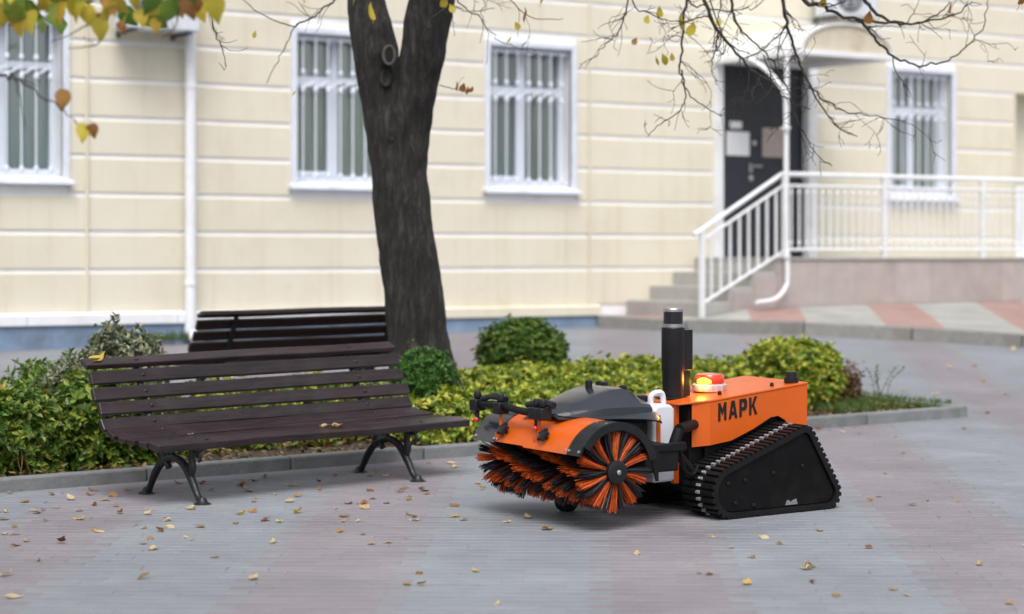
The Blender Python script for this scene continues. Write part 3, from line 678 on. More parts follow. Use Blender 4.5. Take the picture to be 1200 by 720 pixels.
bench('park_bench', (bx2, by2, zg(bx2, by2)), (-math.atan(gy), math.atan(gx), R(180)), 'dark slatted park bench seen from behind, farther one left of the tree', 2.02, .70)
SLOPE2 = None

# ================================================================== ROBOT SWEEPER
RT0 = Vector((-7.46, -10.84, 0)); RT0.z = zg(RT0.x, RT0.y)
rb = empty('sweeper_robot', RT0, 'orange tracked sweeping robot with orange and black roller brush and black sensor mast', 'robot', rot=TILT)
def hull(circles, n=40):
    pts = []
    for (cx, cz, r) in circles:
        for k in range(n): g = 2 * math.pi * k / n; pts.append((cx + r * math.cos(g), cz + r * math.sin(g)))
    pts = sorted(set((round(a, 5), round(b, 5)) for a, b in pts))
    def half(ps):
        h = []
        for p in ps:
            while len(h) > 1 and (h[-1][0] - h[-2][0]) * (p[1] - h[-2][1]) - (h[-1][1] - h[-2][1]) * (p[0] - h[-2][0]) <= 0: h.pop()
            h.append(p)
        return h
    a = half(pts); b = half(pts[::-1]); return a[:-1] + b[:-1]
def resample(poly, n):
    L = [0]; P = [Vector((*p, 0)) for p in poly] + [Vector((*poly[0], 0))]
    for i in range(len(P) - 1): L.append(L[-1] + (P[i + 1] - P[i]).length)
    out = []; k = 0
    for i in range(n):
        d = L[-1] * i / n
        while L[k + 1] < d: k += 1
        t = (d - L[k]) / (L[k + 1] - L[k]); p = P[k].lerp(P[k + 1], t); tg = (P[k + 1] - P[k]).normalized(); out.append((p, tg))
    return out
CIRC = [(.130, .152, .138), (.640, .404, .070), (.815, .096, .082)]
CIRC_B = CIRC + [(.10, .135, .113)]
def track(y0, y1, near):
    tr = put('track', None, rb, (.4, (y0 + y1) / 2, 0)); off = Vector((.4, (y0 + y1) / 2, 0))
    def Q(name, mb, mt, bev=0): mb.v = [tuple(Vector(v) - off) for v in mb.v]; return mb.build(name, mt, tr, bevel=bev)
    outer = [(p.x, p.y) for p, _ in resample(hull([(a, b, r + .0) for a, b, r in CIRC]), 120)]
    inner = [(p.x, p.y) for p, _ in resample(hull([(a, b, r - .028) for a, b, r in CIRC]), 120)]
    # align the two loops by nearest start
    k = min(range(120), key=lambda i: (inner[i][0] - outer[0][0]) ** 2 + (inner[i][1] - outer[0][1]) ** 2); inner = inner[k:] + inner[:k]
    m = MB(); n = 120; vs = [(x, y0, z) for x, z in outer] + [(x, y1, z) for x, z in outer] + [(x, y0, z) for x, z in inner] + [(x, y1, z) for x, z in inner]
    fs = []
    for i in range(n):
        j = (i + 1) % n; fs += [(i, j, n + j, n + i), (2 * n + i, 3 * n + i, 3 * n + j, 2 * n + j), (i, 2 * n + i, 2 * n + j, j), (n + i, n + j, 3 * n + j, 3 * n + i)]
    m.add(vs, fs, 0, True); Q('belt', m, M_RUBBER)
    # lugs: one tread pad and one small bright drive link per pitch
    W = abs(y1 - y0); lug = MB()
    lug.prism([(-.013, 0), (.013, 0), (.010, .015), (-.010, .015)], -W / 2, -W * .10); lug.prism([(-.013, 0), (.013, 0), (.010, .015), (-.010, .015)], W * .10, W / 2)
    lm = lug.mesh('tread_lug', M_RUBBER); dl = MB(); dl.prism([(-.009, 0), (.009, 0), (.007, .016), (-.007, .016)], -W * .09, W * .09); dm = dl.mesh('drive_link', M_STEELD)
    for i, (p, tg) in enumerate(resample(outer, 62)):
        a = math.atan2(tg.y, tg.x); nr = Vector((tg.y, -tg.x, 0)); c = p + nr * -.001
        put('tread_lug', lm, tr, (c.x - .4, 0, c.y), (0, -a + math.pi, 0))
        put('drive_link', dm, tr, (c.x - .4, 0, c.y), (0, -a + math.pi, 0), (.9, .62, 1))
    # side cover plate and inner wheels
    pl = [(p.x, p.y) for p, _ in resample(hull([(a, b, r - .030) for a, b, r in CIRC]), 48)]
    ys = y0 if near else y1; s = 1 if near else -1
    m = MB(); m.prism(pl, ys + s * .016, ys + s * .026); Q('side_cover', m, M_COVER, .003)
    ye = y1 if near else y0
    m = MB(); m.prism(pl, ye - s * .022, ye - s * .012); Q('side_cover', m, M_BLACKP, .003)
    for (x, z) in ((.10, .2), (.22, .21), (.42, .235), (.63, .26), (.28, .07), (.15, .09)):
        m = MB(); m.lathe([(.013, 0), (.013, .006), (.007, .010)], (x, ys + s * .016, z), (0, -s, 0), 8); Q('bolt', m, M_BLACKM)
    m = MB(); m.prism([(.505, .052), (.595, .052), (.585, .083), (.555, .075), (.545, .066), (.53, .080), (.515, .078)], ys + s * .011, ys + s * .0155); Q('bracket', m, M_STEEL)  # added pale plate for the light ground seen through a cover hole, no real bracket
    for (cx, cz, r) in CIRC:
        m = MB(); m.lathe([(r - .02, -W * .3), (r - .02, W * .3)], (cx, (y0 + y1) / 2, cz), (0, 1, 0), 20); Q('wheel', m, M_BLACKM)
M_COVER = mat('matte_black_cover', (.004, .004, .0045), .55, var=.3, scale=9, bump=.1, spec=.15, dirt=(.013, .012, .011), dscale=5)
M_STEELD = mat('worn_steel_link', (.30, .305, .31), .4, .0, var=.3, scale=20)
track(-.50, -.238, True); track(.238, .50, False)
def RQ(name, mb, mt, bev=0, par=None): return mb.build(name, mt, par or rb, bevel=bev)
def body():
    # orange shell: plan outline with chamfered front corners, side walls cut over the tracks, lid rising to the back
    yb = .272
    def top(x): return .612 + .078 * (x - .02) / .84
    side = [(.15, .385), (.30, .402), (.46, .458), (.585, .515), (.64, .520), (.69, .495), (.72, .455), (.855, .43)]
    m = MB()
    for s in (-1, 1):
        y = s * yb; th = .012 * s
        vs = []
        for (x, z) in side: vs += [(x, y, z), (x, y, top(x) - .004), (x, y - th, z), (x, y - th, top(x) - .004)]
        n = len(side); fs = []
        for i in range(n - 1):
            a, b = 4 * i, 4 * i + 4; fs += [(a, b, b + 1, a + 1), (a + 2, a + 3, b + 3, b + 2), (a, a + 2, b + 2, b), (a + 1, b + 1, b + 3, a + 3)]
        fs += [(0, 1, 3, 2), (4 * n - 4, 4 * n - 2, 4 * n - 1, 4 * n - 3)]
        m.add(vs, fs)
        # chamfered front corner
        xa, ya = .149, s * yb; xb, yb2 = .062, s * (yb - .052)
        vs = [(xa, ya, .385), (xb, yb2, .375), (xb, yb2, top(xb) - .004), (xa, ya, top(xa) - .004)]; vs += [(x + .012, y - .012 * s, z) for x, y, z in vs]
        m.add(vs, [(0, 1, 2, 3), (4, 7, 6, 5), (0, 4, 5, 1), (1, 5, 6, 2), (2, 6, 7, 3), (3, 7, 4, 0)])
    m.bb(.843, .856, -yb + .013, yb - .013, .43, top(.85) - .004)
    RQ('shell', m, M_ORANGE)
    pts = [(.15, -yb - .003), (.86, -yb - .003), (.86, yb + .003), (.15, yb + .003), (.02, yb - .06), (-.015, yb - .075), (-.015, -yb + .075), (.02, -yb + .06)]
    m = MB(); vs = [(x, y, top(x) - .003) for x, y in pts] + [(x, y, top(x) + .010) for x, y in pts]; n = len(pts)
    m.add(vs, [tuple(range(n))[::-1], tuple(range(n, 2 * n))] + [(i, (i + 1) % n, n + (i + 1) % n, n + i) for i in range(n)]); RQ('lid', m, M_ORANGE, .004)
    # front posts and dark front recess
    for s in (-1, 1):
        m = MB(); m.bb(-.005, .03, s * .135 - .016, s * .135 + .016, .17, top(0) - .004); RQ('front_post', m, M_ORANGE, .004)
    m = MB(); m.bb(.152, .84, -.228, .228, .17, .598); RQ('chassis', m, M_BLACKM, .01)
    m = MB(); m.bb(.06, .151, -.20, .20, .17, .598); RQ('front_recess', m, M_BLACKM, .004)
    m = MB(); m.bb(.10, .80, -.23, .23, .12, .169); RQ('belly_plate', m, M_BLACKM, .01)
    # lettering
    def letter(polys, x0):
        m = MB(); k = .094; 
        sl = .078 / .84
        for pg in polys:
            pp = [(x0 + a * .064, .513 + b * k * 1.06 + sl * (a * .064 + x0 - .2)) for a, b in pg]; m.prism(pp, -yb - .0035, -yb - .0008)
        RQ('letter', m, M_BLACKP)
    Mx = [[(0, 0), (.24, 0), (.24, 1), (0, 1)], [(.66, 0), (.9, 0), (.9, 1), (.66, 1)], [(.24, .62), (.45, .28), (.45, .60), (.24, .985)], [(.45, .28), (.66, .62), (.66, .985), (.45, .60)]]
    Ax = [[(0, 0), (.25, 0), (.52, 1), (.30, 1)], [(.70, 0), (.95, 0), (.64, 1), (.52, 1), (.44, .82)], [(.28, .20), (.68, .20), (.62, .40), (.35, .40)]]
    Px = [[(0, 0), (.25, 0), (.25, .34), (.25, .54), (.25, .80), (.25, 1), (0, 1)], [(.25, .80), (.52, .80), (.66, 1), (.25, 1)], [(.25, .34), (.66, .34), (.52, .54), (.25, .54)], [(.52, .54), (.66, .34), (.84, .48), (.84, .86), (.66, 1), (.52, .80)]]
    Kx = [[(0, 0), (.24, 0), (.24, 1), (0, 1)], [(.24, .40), (.34, .62), (.60, 1), (.88, 1), (.48, .48)], [(.34, .52), (.64, 0), (.92, 0), (.50, .60)]]
    x = .205
    for lt, wd in ((Mx, 1.02), (Ax, 1.04), (Px, .96), (Kx, .9)): letter(lt, x); x += wd * .0735
    # sensor mast
    mx, my = .105, .0; z0 = top(.1) + .008
    ms = put('sensor_mast', None, rb, (mx, my, z0))
    m = MB(); m.lathe([(.060, 0), (.062, .15), (.066, .16), (.066, .395)], (0, 0, 0), n=28); m.prism([(.03, .155), (.105, .155), (.105, .38), (.03, .38)], -.045, .045); m.prism([(.02, 0), (.092, 0), (.092, .15), (.02, .15)], -.04, .04); m.build('housing', M_BLACKP, ms, bevel=.004)
    m = MB(); m.lathe([(.056, .396), (.056, .415)], (0, 0, 0), n=28); m.build('silver_ring', M_STEEL, ms)
    m = MB(); m.lathe([(.055, .416), (.055, .482)], (0, 0, 0), n=28); m.build('lidar', M_GLOSSB, ms)
    m = MB(); m.lathe([(.056, .483), (.056, .495), (.050, .502)], (0, 0, 0), n=28); m.build('lidar_cap', M_STEEL, ms)
    m = MB(); m.bb(-.085, .115, -.075, .075, .0, .008); m.build('base_plate', M_BLACKP, ms, bevel=.003)
    # beacon
    bx_, by_ = .365, .0; zb = top(bx_) + .011; be = put('beacon', None, rb, (bx_, by_, zb))
    m = MB(); m.lathe([(.094, 0), (.098, .012), (.098, .035), (.088, .042)], (0, 0, 0), n=32); m.build('base', M_CHROME, be)
    m = MB(); m.lathe([(.080, .043), (.084, .05), (.084, .078), (.074, .094), (.03, .100)], (0, 0, 0), n=32); m.build('lens', M_REDL, be)
    # the lit sector of the rotating lamp
    m = MB(); vs = []; a0, a1 = R(178), R(238); n = 10
    for i in range(n + 1):
        g = a0 + (a1 - a0) * i / n; k = .5 + .5 * math.sin(math.pi * i / n)
        vs += [(.0865 * math.cos(g), .0865 * math.sin(g), .047), (.0865 * math.cos(g), .0865 * math.sin(g), .047 + .034 * k)]
    m.add(vs, [(2 * i, 2 * i + 2, 2 * i + 3, 2 * i + 1) for i in range(n)], 0, True); m.build('lit_lamp', M_GLOW, be)
    pl = bpy.data.lights.new('beacon_light', 'POINT'); pl.energy = .7; pl.color = (1, .45, .06); pl.shadow_soft_size = .02; lo = put('beacon_light', pl, be, (-.115, -.055, .055))
    # knobs on the lid
    for (x, y, r, h) in ((.80, -.20, .042, .062), (.655, -.20, .012, .02), (.30, -.17, .012, .02)):
        m = MB(); m.lathe([(r, 0), (r, h * .5), (r * .82, h * .55), (r * .78, h)], (x, y, top(x) + .010), n=18); RQ('knob', m, M_BLACKP)
    m = MB(); m.bb(.44, .56, .17, .23, top(.5) + .010, top(.5) + .034); RQ('lid_hinge', m, M_BLACKP, .006)
    m = MB(); m.lathe([(.010, 0), (.010, .01), (.006, .014)], (.857, -.22, .60), (1, 0, 0), 10); RQ('rear_bolt', m, M_STEEL)
M_GLOSSB = mat('glossy_black', (.006, .006, .008), .08, var=.1, coat=.5)
body()

# ---- brush unit in front
BXC, BZC, BR = -.665, .318, .222
BY0, BY1 = -.50, .50
def brush():
    br = put('roller_brush', None, rb, (BXC, 0, BZC))
    m = MB(); m.tube([(0, BY0 + .03, 0), (0, BY1 - .03, 0)], .05, 16); m.build('core', M_BLACKM, br)
    for s, y in ((-1, BY0), (1, BY1)):
        m = MB(); m.lathe([(.062, -.02), (.062, .012), (.05, .018), (.016, .018)], (0, y, 0), (0, s, 0), 20); m.build('hub', M_BLACKP, br)
        m = MB(); m.lathe([(.014, .018), (.014, .026), (.008, .03)], (0, y, 0), (0, s, 0), 8); m.build('hub_bolt', M_STEEL, br)
    def tuft(seed, n=60, flat=.026, spread=.042):
        rnd = random.Random(seed); m = MB()
        for i in range(n):
            a = rnd.gauss(0, spread); b = rnd.gauss(0, .07); L = BR * rnd.uniform(.90, 1.02); r0 = .045
            d = Vector((math.sin(a), math.sin(b) * .8, math.cos(a))).normalized()
            p0 = Vector((rnd.uniform(-.010, .010), rnd.uniform(-flat, flat), r0)); p1 = p0 + d * (L - r0) * .55; p2 = p0 + d * (L - r0) + Vector((.012 * rnd.random(), rnd.gauss(0, .004), 0))
            sd = d.cross(Vector((rnd.random() - .5, rnd.random() - .5, 0))).normalized() * .0022
            m.add([p0 - sd, p0 + sd, p1 + sd, p1 - sd, p2 + sd * .8, p2 - sd * .8], [(0, 1, 2, 3), (3, 2, 4, 5)])
        return m
    O = [tuft(k).mesh('bristle_tuft', M_BRO) for k in range(3)]; B = [tuft(k + 10).mesh('bristle_tuft', M_BRB) for k in range(3)]
    # end tufts are bound tighter so that they read as separate strips
    OE = [tuft(k + 20, 80, .024, .055).mesh('bristle_tuft', M_BRO) for k in range(3)]; BE = [tuft(k + 30, 70, .024, .05).mesh('bristle_tuft', M_BRB) for k in range(3)]
    rnd = random.Random(2); rings = 12; rows = 7
    for i in range(rings):
        y = BY0 + .035 + (BY1 - BY0 - .07) * i / (rings - 1); end = i in (0, rings - 1)
        tw = i * R(8)
        for k in range(10 if end else rows):
            for c in (0, 1):
                nr_ = 10 if end else rows
                g = 2 * math.pi * (k + (.33 if not end else .5) * c) / nr_ + tw + rnd.gauss(0, .03)
                me = rnd.choice(((O, B) if not end else (OE, BE))[c])
                put('bristle_tuft', me, br, (0, y + (rnd.gauss(0, .006) if not end else 0), 0), (0, g, 0), (1, 1.1, rnd.uniform(.93, 1.03)))
brush()
def arc_shell(r0, r1, a0, a1, y0, y1, n=16):
    m = MB(); vs = []
    for i in range(n + 1):
        g = a0 + (a1 - a0) * i / n; c, s = -math.cos(g), math.sin(g)
        for r, y in ((r1, y0), (r1, y1), (r0, y1), (r0, y0)): vs.append((BXC + r * c, y, BZC + r * s))
    fs = [(0, 1, 2, 3), tuple(4 * n + k for k in (3, 2, 1, 0))]
    for i in range(n):
        for k in range(4): fs.append((4 * i + k, 4 * i + (k + 1) % 4, 4 * i + 4 + (k + 1) % 4, 4 * i + 4 + k))
    m.add(vs, fs, 0, True); return m
def front():
    RQ('fender', arc_shell(.248, .255, R(24), R(96), .012, .285), M_ORANGE)
    RQ('fender', arc_shell(.252, .261, R(22), R(92), -.385, .008), M_ORANGE)
    RQ('fender_end', arc_shell(.246, .259, R(22), R(165), -.50, -.388), M_BLACKP)
    RQ('fender_end', arc_shell(.246, .259, R(22), R(165), .288, .50), M_HOOD)
    # flat cheek of the near end
    RQ('fender_rim', arc_shell(.218, .262, R(34), R(168), -.512, -.5015), M_BLACKP)
    for y in (-.485, -.40, -.37, .27, .30, .48):
        for a in (27, 78):
            g = R(a); m = MB(); nrm = Vector((-math.cos(g), 0, math.sin(g))); m.lathe([(.009, 0), (.009, .004), (.004, .007)], Vector((BXC, y, BZC)) + nrm * .2585, nrm, 8); RQ('rivet', m, M_STEEL)
    # star knobs on the fender and the orange rods above them
    for y in (.22, -.16):
        g = R(38); nrm = Vector((-math.cos(g), 0, math.sin(g))); c = Vector((BXC, y, BZC)) + nrm * .256
        k = put('star_knob', None, rb, c); m = MB(); m.lathe([(.012, 0), (.012, .02), (.030, .022), (.030, .040), (.014, .046)], (0, 0, 0), nrm, 10); m.build('cap', M_BLACKP, k)
        m = MB()
        for j in range(5):
            gg = j * 2 * math.pi / 5; a = nrm.orthogonal().normalized(); b = nrm.cross(a); m.box(nrm * .031 + (a * math.cos(gg) + b * math.sin(gg)) * .032, (.018, .018, .018))
        m.build('grip', M_BLACKP, k, bevel=.004)
    for y in (.27, -.09):
        xr = BXC - .205; m = MB(); m.tube([(xr, y, BZC + .135), (xr, y, .585)], .010, 8); m.bb(xr - .022, xr + .022, y - .025, y + .025, BZC + .11, BZC + .15); RQ('adjuster_rod', m, M_ORANGE)
    # cross bar with clamps and levers
    xb, zb = BXC - .205, .605
    m = MB(); m.tube(smooth_path([(xb, .53, zb + .0), (xb, .30, zb + .012), (xb + .01, .10, zb - .004), (xb + .015, -.12, zb - .012)], 5), .020, 10); RQ('cross_bar', m, M_BLACKM)
    for y, red in ((.50, 1), (.27, 0), (-.07, 1), (-.13, 0)):
        m = MB(); m.bb(xb - .035, xb + .035, y - .032, y + .032, zb - .035, zb + .03); m.lathe([(.018, 0), (.024, .02), (.016, .045)], (xb, y, zb + .03), n=10); RQ('clamp', m, M_BLACKP, .006)
        if red:
            m = MB(); m.lathe([(.013, 0), (.013, .022), (.007, .026)], (xb - .015, y - .012, zb - .085), (-.7, -.6, .2), 12); RQ('red_cap', m, M_RED)
            m = MB(); m.tube([(xb, y, zb - .03), (xb - .01, y - .01, zb - .085)], .012, 6); RQ('cap_stalk', m, M_BLACKM)
    for y0, y1, z1 in ((.45, .25, .04), (.02, -.20, .045)):
        m = MB(); m.tube(smooth_path([(xb, y0, zb + .035), (xb + .01, (y0 + y1) / 2, zb + .055), (xb + .02, y1, zb + z1)], 4), [.016] * 4 + [.020] * 5, 8); RQ('lever', m, M_BLACKP)
    # engine hood: lofted wedge, nose to the front
    secs = []  # (x, half width, z_low, z_shoulder, z_top, half top width)
    for x, hw, zl, zs, zt, ht in ((-.720, .150, .575, .592, .600, .10), (-.66, .200, .565, .605, .628, .13), (-.56, .228, .560, .622, .664, .135), (-.44, .240, .556, .634, .700, .150), (-.33, .245, .552, .634, .730, .145), (-.24, .245, .548, .632, .732, .140), (-.16, .240, .546, .630, .708, .135), (-.085, .225, .545, .620, .672, .100), (-.055, .20, .545, .60, .640, .09)):
        x = -.79 + (x + .72) * .905; zt -= .016
        secs.append([(x, -hw, zl + .018), (x, -hw * .985, zs - .012), (x, -hw * .90, zs + .004), (x, -ht, zt - .004), (x, -ht * .8, zt), (x, ht * .8, zt), (x, ht, zt - .004), (x, hw * .90, zs + .004), (x, hw * .985, zs - .012), (x, hw, zl + .018)])
    m = MB(); k = len(secs[0]); vs = [p for s in secs for p in s]; fs = [tuple(range(k))[::-1], tuple((len(secs) - 1) * k + i for i in range(k))]
    for i in range(len(secs) - 1):
        for j in range(k): fs.append((i * k + j, i * k + (j + 1) % k, (i + 1) * k + (j + 1) % k, (i + 1) * k + j))
    m.add(vs, fs, 0, True); ho = RQ('engine_hood', m, M_HOOD, .004); ho.data.set_sharp_from_angle(angle=R(17))
    # flared skirt around the hood, dropping at the back
    m = MB(); ring = []
    for x, hw, zo, zi in ((-.73, .17, .576, .592), (-.55, .250, .572, .594), (-.35, .268, .566, .594), (-.18, .278, .556, .590), (-.06, .270, .538, .582), (-.025, .245, .525, .575)):
        ring.append((-.80 + (x + .73) * .905, hw, zo, zi))
    for s in (-1, 1):
        vs = []
        for x, hw, zo, zi in ring: vs += [(x, s * hw, zo), (x, s * (hw - .045), zi), (x, s * (hw - .05), zi - .010), (x, s * (hw - .006), zo - .008)]
        fs = []
        for i in range(len(ring) - 1):
            for j in range(4): fs.append((4 * i + j, 4 * i + (j + 1) % 4, 4 * i + 4 + (j + 1) % 4, 4 * i + 4 + j))
        fs += [(0, 1, 2, 3), tuple(4 * (len(ring) - 1) + q for q in (3, 2, 1, 0))]; m.add(vs, fs, 0, True)
    m.build('skirt', M_HOOD, ho)
    m = MB(); m.lathe([(.020, 0), (.020, .045), (.014, .05)], (-.455, .03, .702), n=12); m.build('filler_cap', M_BLACKP, ho)
    for x, y in ((-.30, .10), (-.26, -.02), (-.28, .17)):
        m = MB(); m.lathe([(.022, 0), (.022, .028), (.012, .034)], (x, y, 0.684 if x > -.27 else .697), n=12); m.build('cap', M_BLACKP, ho)
    m = MB(); m.bb(-.66, -.22, -.20, .20, .44, .548); RQ('engine_block', m, M_BLACKM, .02)
    m = MB(); m.lathe([(.10, -.12), (.115, -.09), (.115, .09), (.10, .12)], (-.40, -.12, .50), (1, 0, 0), 20); RQ('engine_drum', m, M_BLACKM)
    # white canister with handle, orange level strip and black cap
    ca = put('canister', None, rb, (-.095, -.055, .19))
    m = MB(); m.prism([(-.08, 0), (.068, 0), (.068, .40), (.04, .425), (-.05, .425), (-.08, .40)], -.13, .15); m.build('tank', M_CAN, ca, bevel=.015)
    m = MB(); m.tube(smooth_path([(-.04, -.05, .42), (-.035, -.05, .47), (.01, -.05, .485), (.04, -.05, .475), (.05, -.05, .42)], 4), .016, 8); m.build('handle', M_CAN, ca)
    m = MB(); m.bb(-.062, -.038, -.137, -.1305, .10, .37); m.build('level_strip', M_ORANGE, ca)
    m = MB(); m.lathe([(.04, 0), (.04, .03), (.03, .036)], (-.01, .08, .426), n=16); m.build('cap', M_BLACKP, ca)
    # lifting arms joining the brush unit to the chassis
    for s in (-1, 1):
        y = s * .30
        m = MB(); m.tube([(.08, y * .72, .50), (-.09, y, .49)], .030, 10); m.tube([(-.09, y, .49), (-.13, y, .40), (-.125, y, .37)], .032, 10); RQ('lift_arm', m, M_BLACKM)
        m = MB(); m.tube([(-.13, y, .385), (.06, y * .95, .20)], .026, 10); RQ('lift_strut', m, M_BLACKM)
        m = MB(); m.prism([(-.44, .43), (-.13, .435), (-.12, .40), (-.135, .385), (-.30, .39), (-.44, .39)], s * .40 - .012, s * .40 + .012); RQ('side_arm', m, M_BLACKM, .006)
        m = MB(); m.prism([(-.43, .36), (-.40, .25), (-.385, .25), (-.385, .43), (-.43, .45)], s * .515 - .008 if s > 0 else -.4985, s * .515 + .0 if s > 0 else -.488); RQ('bearing_plate', m, M_BLACKM)
    m = MB(); m.bb(-.40, -.17, -.40, .40, .28, .42); RQ('subframe', m, M_BLACKM, .01)
    m = MB(); m.tube(smooth_path([(-.14, -.37, .40), (-.10, -.36, .28), (-.02, -.33, .24), (.06, -.28, .28)], 5), .011, 8); RQ('hose', m, M_RUBBER)
    # small support wheel behind the far half of the brush
    sw = put('support_wheel', None, rb, (-.43, .27, .07)); m = MB(); m.lathe([(.045, -.03), (.068, -.025), (.070, 0), (.068, .025), (.045, .03)], (0, 0, 0), (0, 1, 0), 20); m.build('tyre', M_RUBBER, sw)
    m = MB(); m.bb(-.02, .02, -.045, -.034, -.02, .30); m.bb(-.02, .02, .034, .045, -.02, .30); m.build('fork', M_BLACKM, sw)
front()

# ================================================================== TREE
TY = 16.3
def leaf_mesh(name, mt, curl=.25, stem=True):
    m = MB(); pts = [(0, 0), (.22, -.05), (.38, .12), (.43, .34), (.35, .58), (.18, .82), (0, 1.10)]
    vs = []; zc = lambda x, y: curl * (x * x * 1.6 - .25 * math.sin(y * 3) + .1 * math.sin(y * 7 + x * 5))
    for x, y in pts: vs.append((0, y, zc(0, y)))
    for x, y in pts[1:-1]: vs.append((x, y, zc(x, y) + .04 * curl))
    for x, y in pts[1:-1]: vs.append((-x, y, zc(-x, y) * .8))
    n = len(pts); fs = []
    for s in (0, 1):
        o = n + s * (n - 2)
        fs.append((0, 1, o) if s == 0 else (0, o, 1))
        for i in range(1, n - 2): fs.append((i, i + 1, o + i, o + i - 1) if s == 0 else (i, o + i - 1, o + i, i + 1))
        fs.append((n - 2, n - 1, o + n - 3) if s == 0 else (n - 2, o + n - 3, n - 1))
    m.add(vs, fs, 0, True)
    if stem: m.tube([(0, 0, 0), (.02, -.18, .04), (.0, -.34, .02)], .012, 4)
    return m.mesh(name, mt)
HLM = [leaf_mesh('leaf', M_HL[i], .3) for i in range(3)]
FLM = [[leaf_mesh('fallen_leaf', M_FL[i], c) for c in (.25, .6, .95)] for i in range(4)]

tree = empty('linden_tree', onw(495, 460, 6.7), 'tall leaning dark tree with forked trunk growing behind the front bench', 'tree')
tree.location.z = zg(tree.location.x, tree.location.y); TO = tree.location.copy()
def trunk():
    m = MB()
    def T(pts):
        P = [at(x, y, TY + dy) - TO for x, y, r, dy in pts]; sp = smooth_path(P, 5); m.tube(sp, lerp_list([p[2] for p in pts], len(sp)), 24)
    T([(510, 505, .36, 0), (503, 475, .29, 0), (496, 440, .250, 0), (490, 400, .227, 0), (485, 345, .217, 0), (480, 310, .216, 0), (474, 270, .213, 0), (469, 220, .210, 0), (466, 185, .20, 0)])
    T([(465, 200, .19, 0), (455, 153, .172, 0), (449, 122, .158, 0), (443, 92, .160, 0), (440, 61, .168, 0), (434, 30, .162, .03), (429, 0, .140, .06), (422, -60, .125, .15), (410, -200, .11, .4), (380, -360, .08, .8)])
    T([(470, 205, .19, 0), (480, 153, .152, -.04), (485, 122, .150, -.08), (490, 92, .158, -.1), (496, 61, .164, -.14), (500, 30, .168, -.17), (506, 0, .172, -.2), (514, -60, .165, -.3), (530, -180, .14, -.5), (570, -330, .10, -.8)])
    T([(441, 62, .11, -.07), (450, 64, .090, -.11), (456, 65, .072, -.14)])
    o = m.build('trunk', M_BARK, tree)
    r = o.modifiers.new('remesh', 'REMESH'); r.mode = 'VOXEL'; r.voxel_size = .022; r.use_smooth_shade = True
    s = o.modifiers.new('smooth', 'SMOOTH'); s.factor = .6; s.iterations = 6
    tx = bpy.data.textures.new('bark_relief', 'CLOUDS'); tx.noise_scale = .14
    d = o.modifiers.new('relief', 'DISPLACE'); d.texture = tx; d.strength = .022; d.mid_level = .5
    # knots: a ring-shaped branch scar and two smaller ones
    for px, py, r, dd in ((456, 65, .055, .212), (452, 92, .045, .170), (458, 160, .026, .185)):
        c = at(px, py, TY - dd) - TO; k = put('branch_scar', None, tree, c)
        ax = -FW + Vector((.2, 0, 0)); ax.normalize(); a = Vector((0, 0, 1)); b = ax.cross(a).normalized()
        m = MB(); m.tube([r * (math.cos(g * .3142) * a * 1.2 + math.sin(g * .3142) * b * .75) for g in range(21)], r * .22, 8, caps=False); m.build('rim', M_KNOT if r > .05 else M_BARK, k)
        m = MB(); vs = [Vector((0, 0, 0))] + [r * .95 * (math.cos(g * .3142) * a * 1.2 + math.sin(g * .3142) * b * .75) for g in range(20)]; m.add([v + ax * .004 for v in vs] , [(0, i + 1, (i + 1) % 20 + 1) for i in range(20)]); m.build('hollow', M_KNOTD if r > .05 else M_BARK, k)
trunk()

class Twigs:
    def __init__(s, origin, seed): s.m = MB(); s.o = origin; s.r = random.Random(seed); s.tips = []
    def stem(s, P, r0, r1, side=0, depth=0, sl=.4, droop=0.):
        rnd = s.r; sp = smooth_path(P, 5); L = sum((sp[i + 1] - sp[i]).length for i in range(len(sp) - 1))
        for i in range(1, len(sp) - 1): sp[i] = sp[i] + Vector((rnd.gauss(0, 1), rnd.gauss(0, 1), rnd.gauss(0, 1))) * min(.006, L * .008)
        rad = lerp_list([r0, (r0 + r1) * .45, r1], len(sp)); s.m.tube([p - s.o for p in sp], rad, 6 if r0 > .01 else 4)
        s.tips.append(sp[-1])
        n = int(side * L + rnd.random())
        for _ in range(n):
            i = rnd.randrange(1, len(sp) - 1); d = (sp[i + 1] - sp[i - 1]).normalized()
            sd = Vector((rnd.gauss(0, 1), rnd.gauss(0, 1), rnd.gauss(0, .8))); sd = (sd - d * sd.dot(d)).normalized()
            ln = sl * rnd.uniform(.35, 1.1); dr = (d * rnd.uniform(.3, 1.) + sd * rnd.uniform(.5, 1.)).normalized()
            q = [sp[i]]; 
            for k in range(3):
                dr = (dr + Vector((rnd.gauss(0, .28), rnd.gauss(0, .28), rnd.gauss(0, .25) - droop))).normalized(); q.append(q[-1] + dr * ln / 3)
            rr = max(.0022, rad[i] * .5)
            s.stem(q, rr, .0016, side * .9 if depth < 1 else (3 if depth < 2 else 0), depth + 1, sl * .55, droop)
    def build(s, name, parent): return s.m.build(name, M_TWIG, parent)
BY_ = 15.2
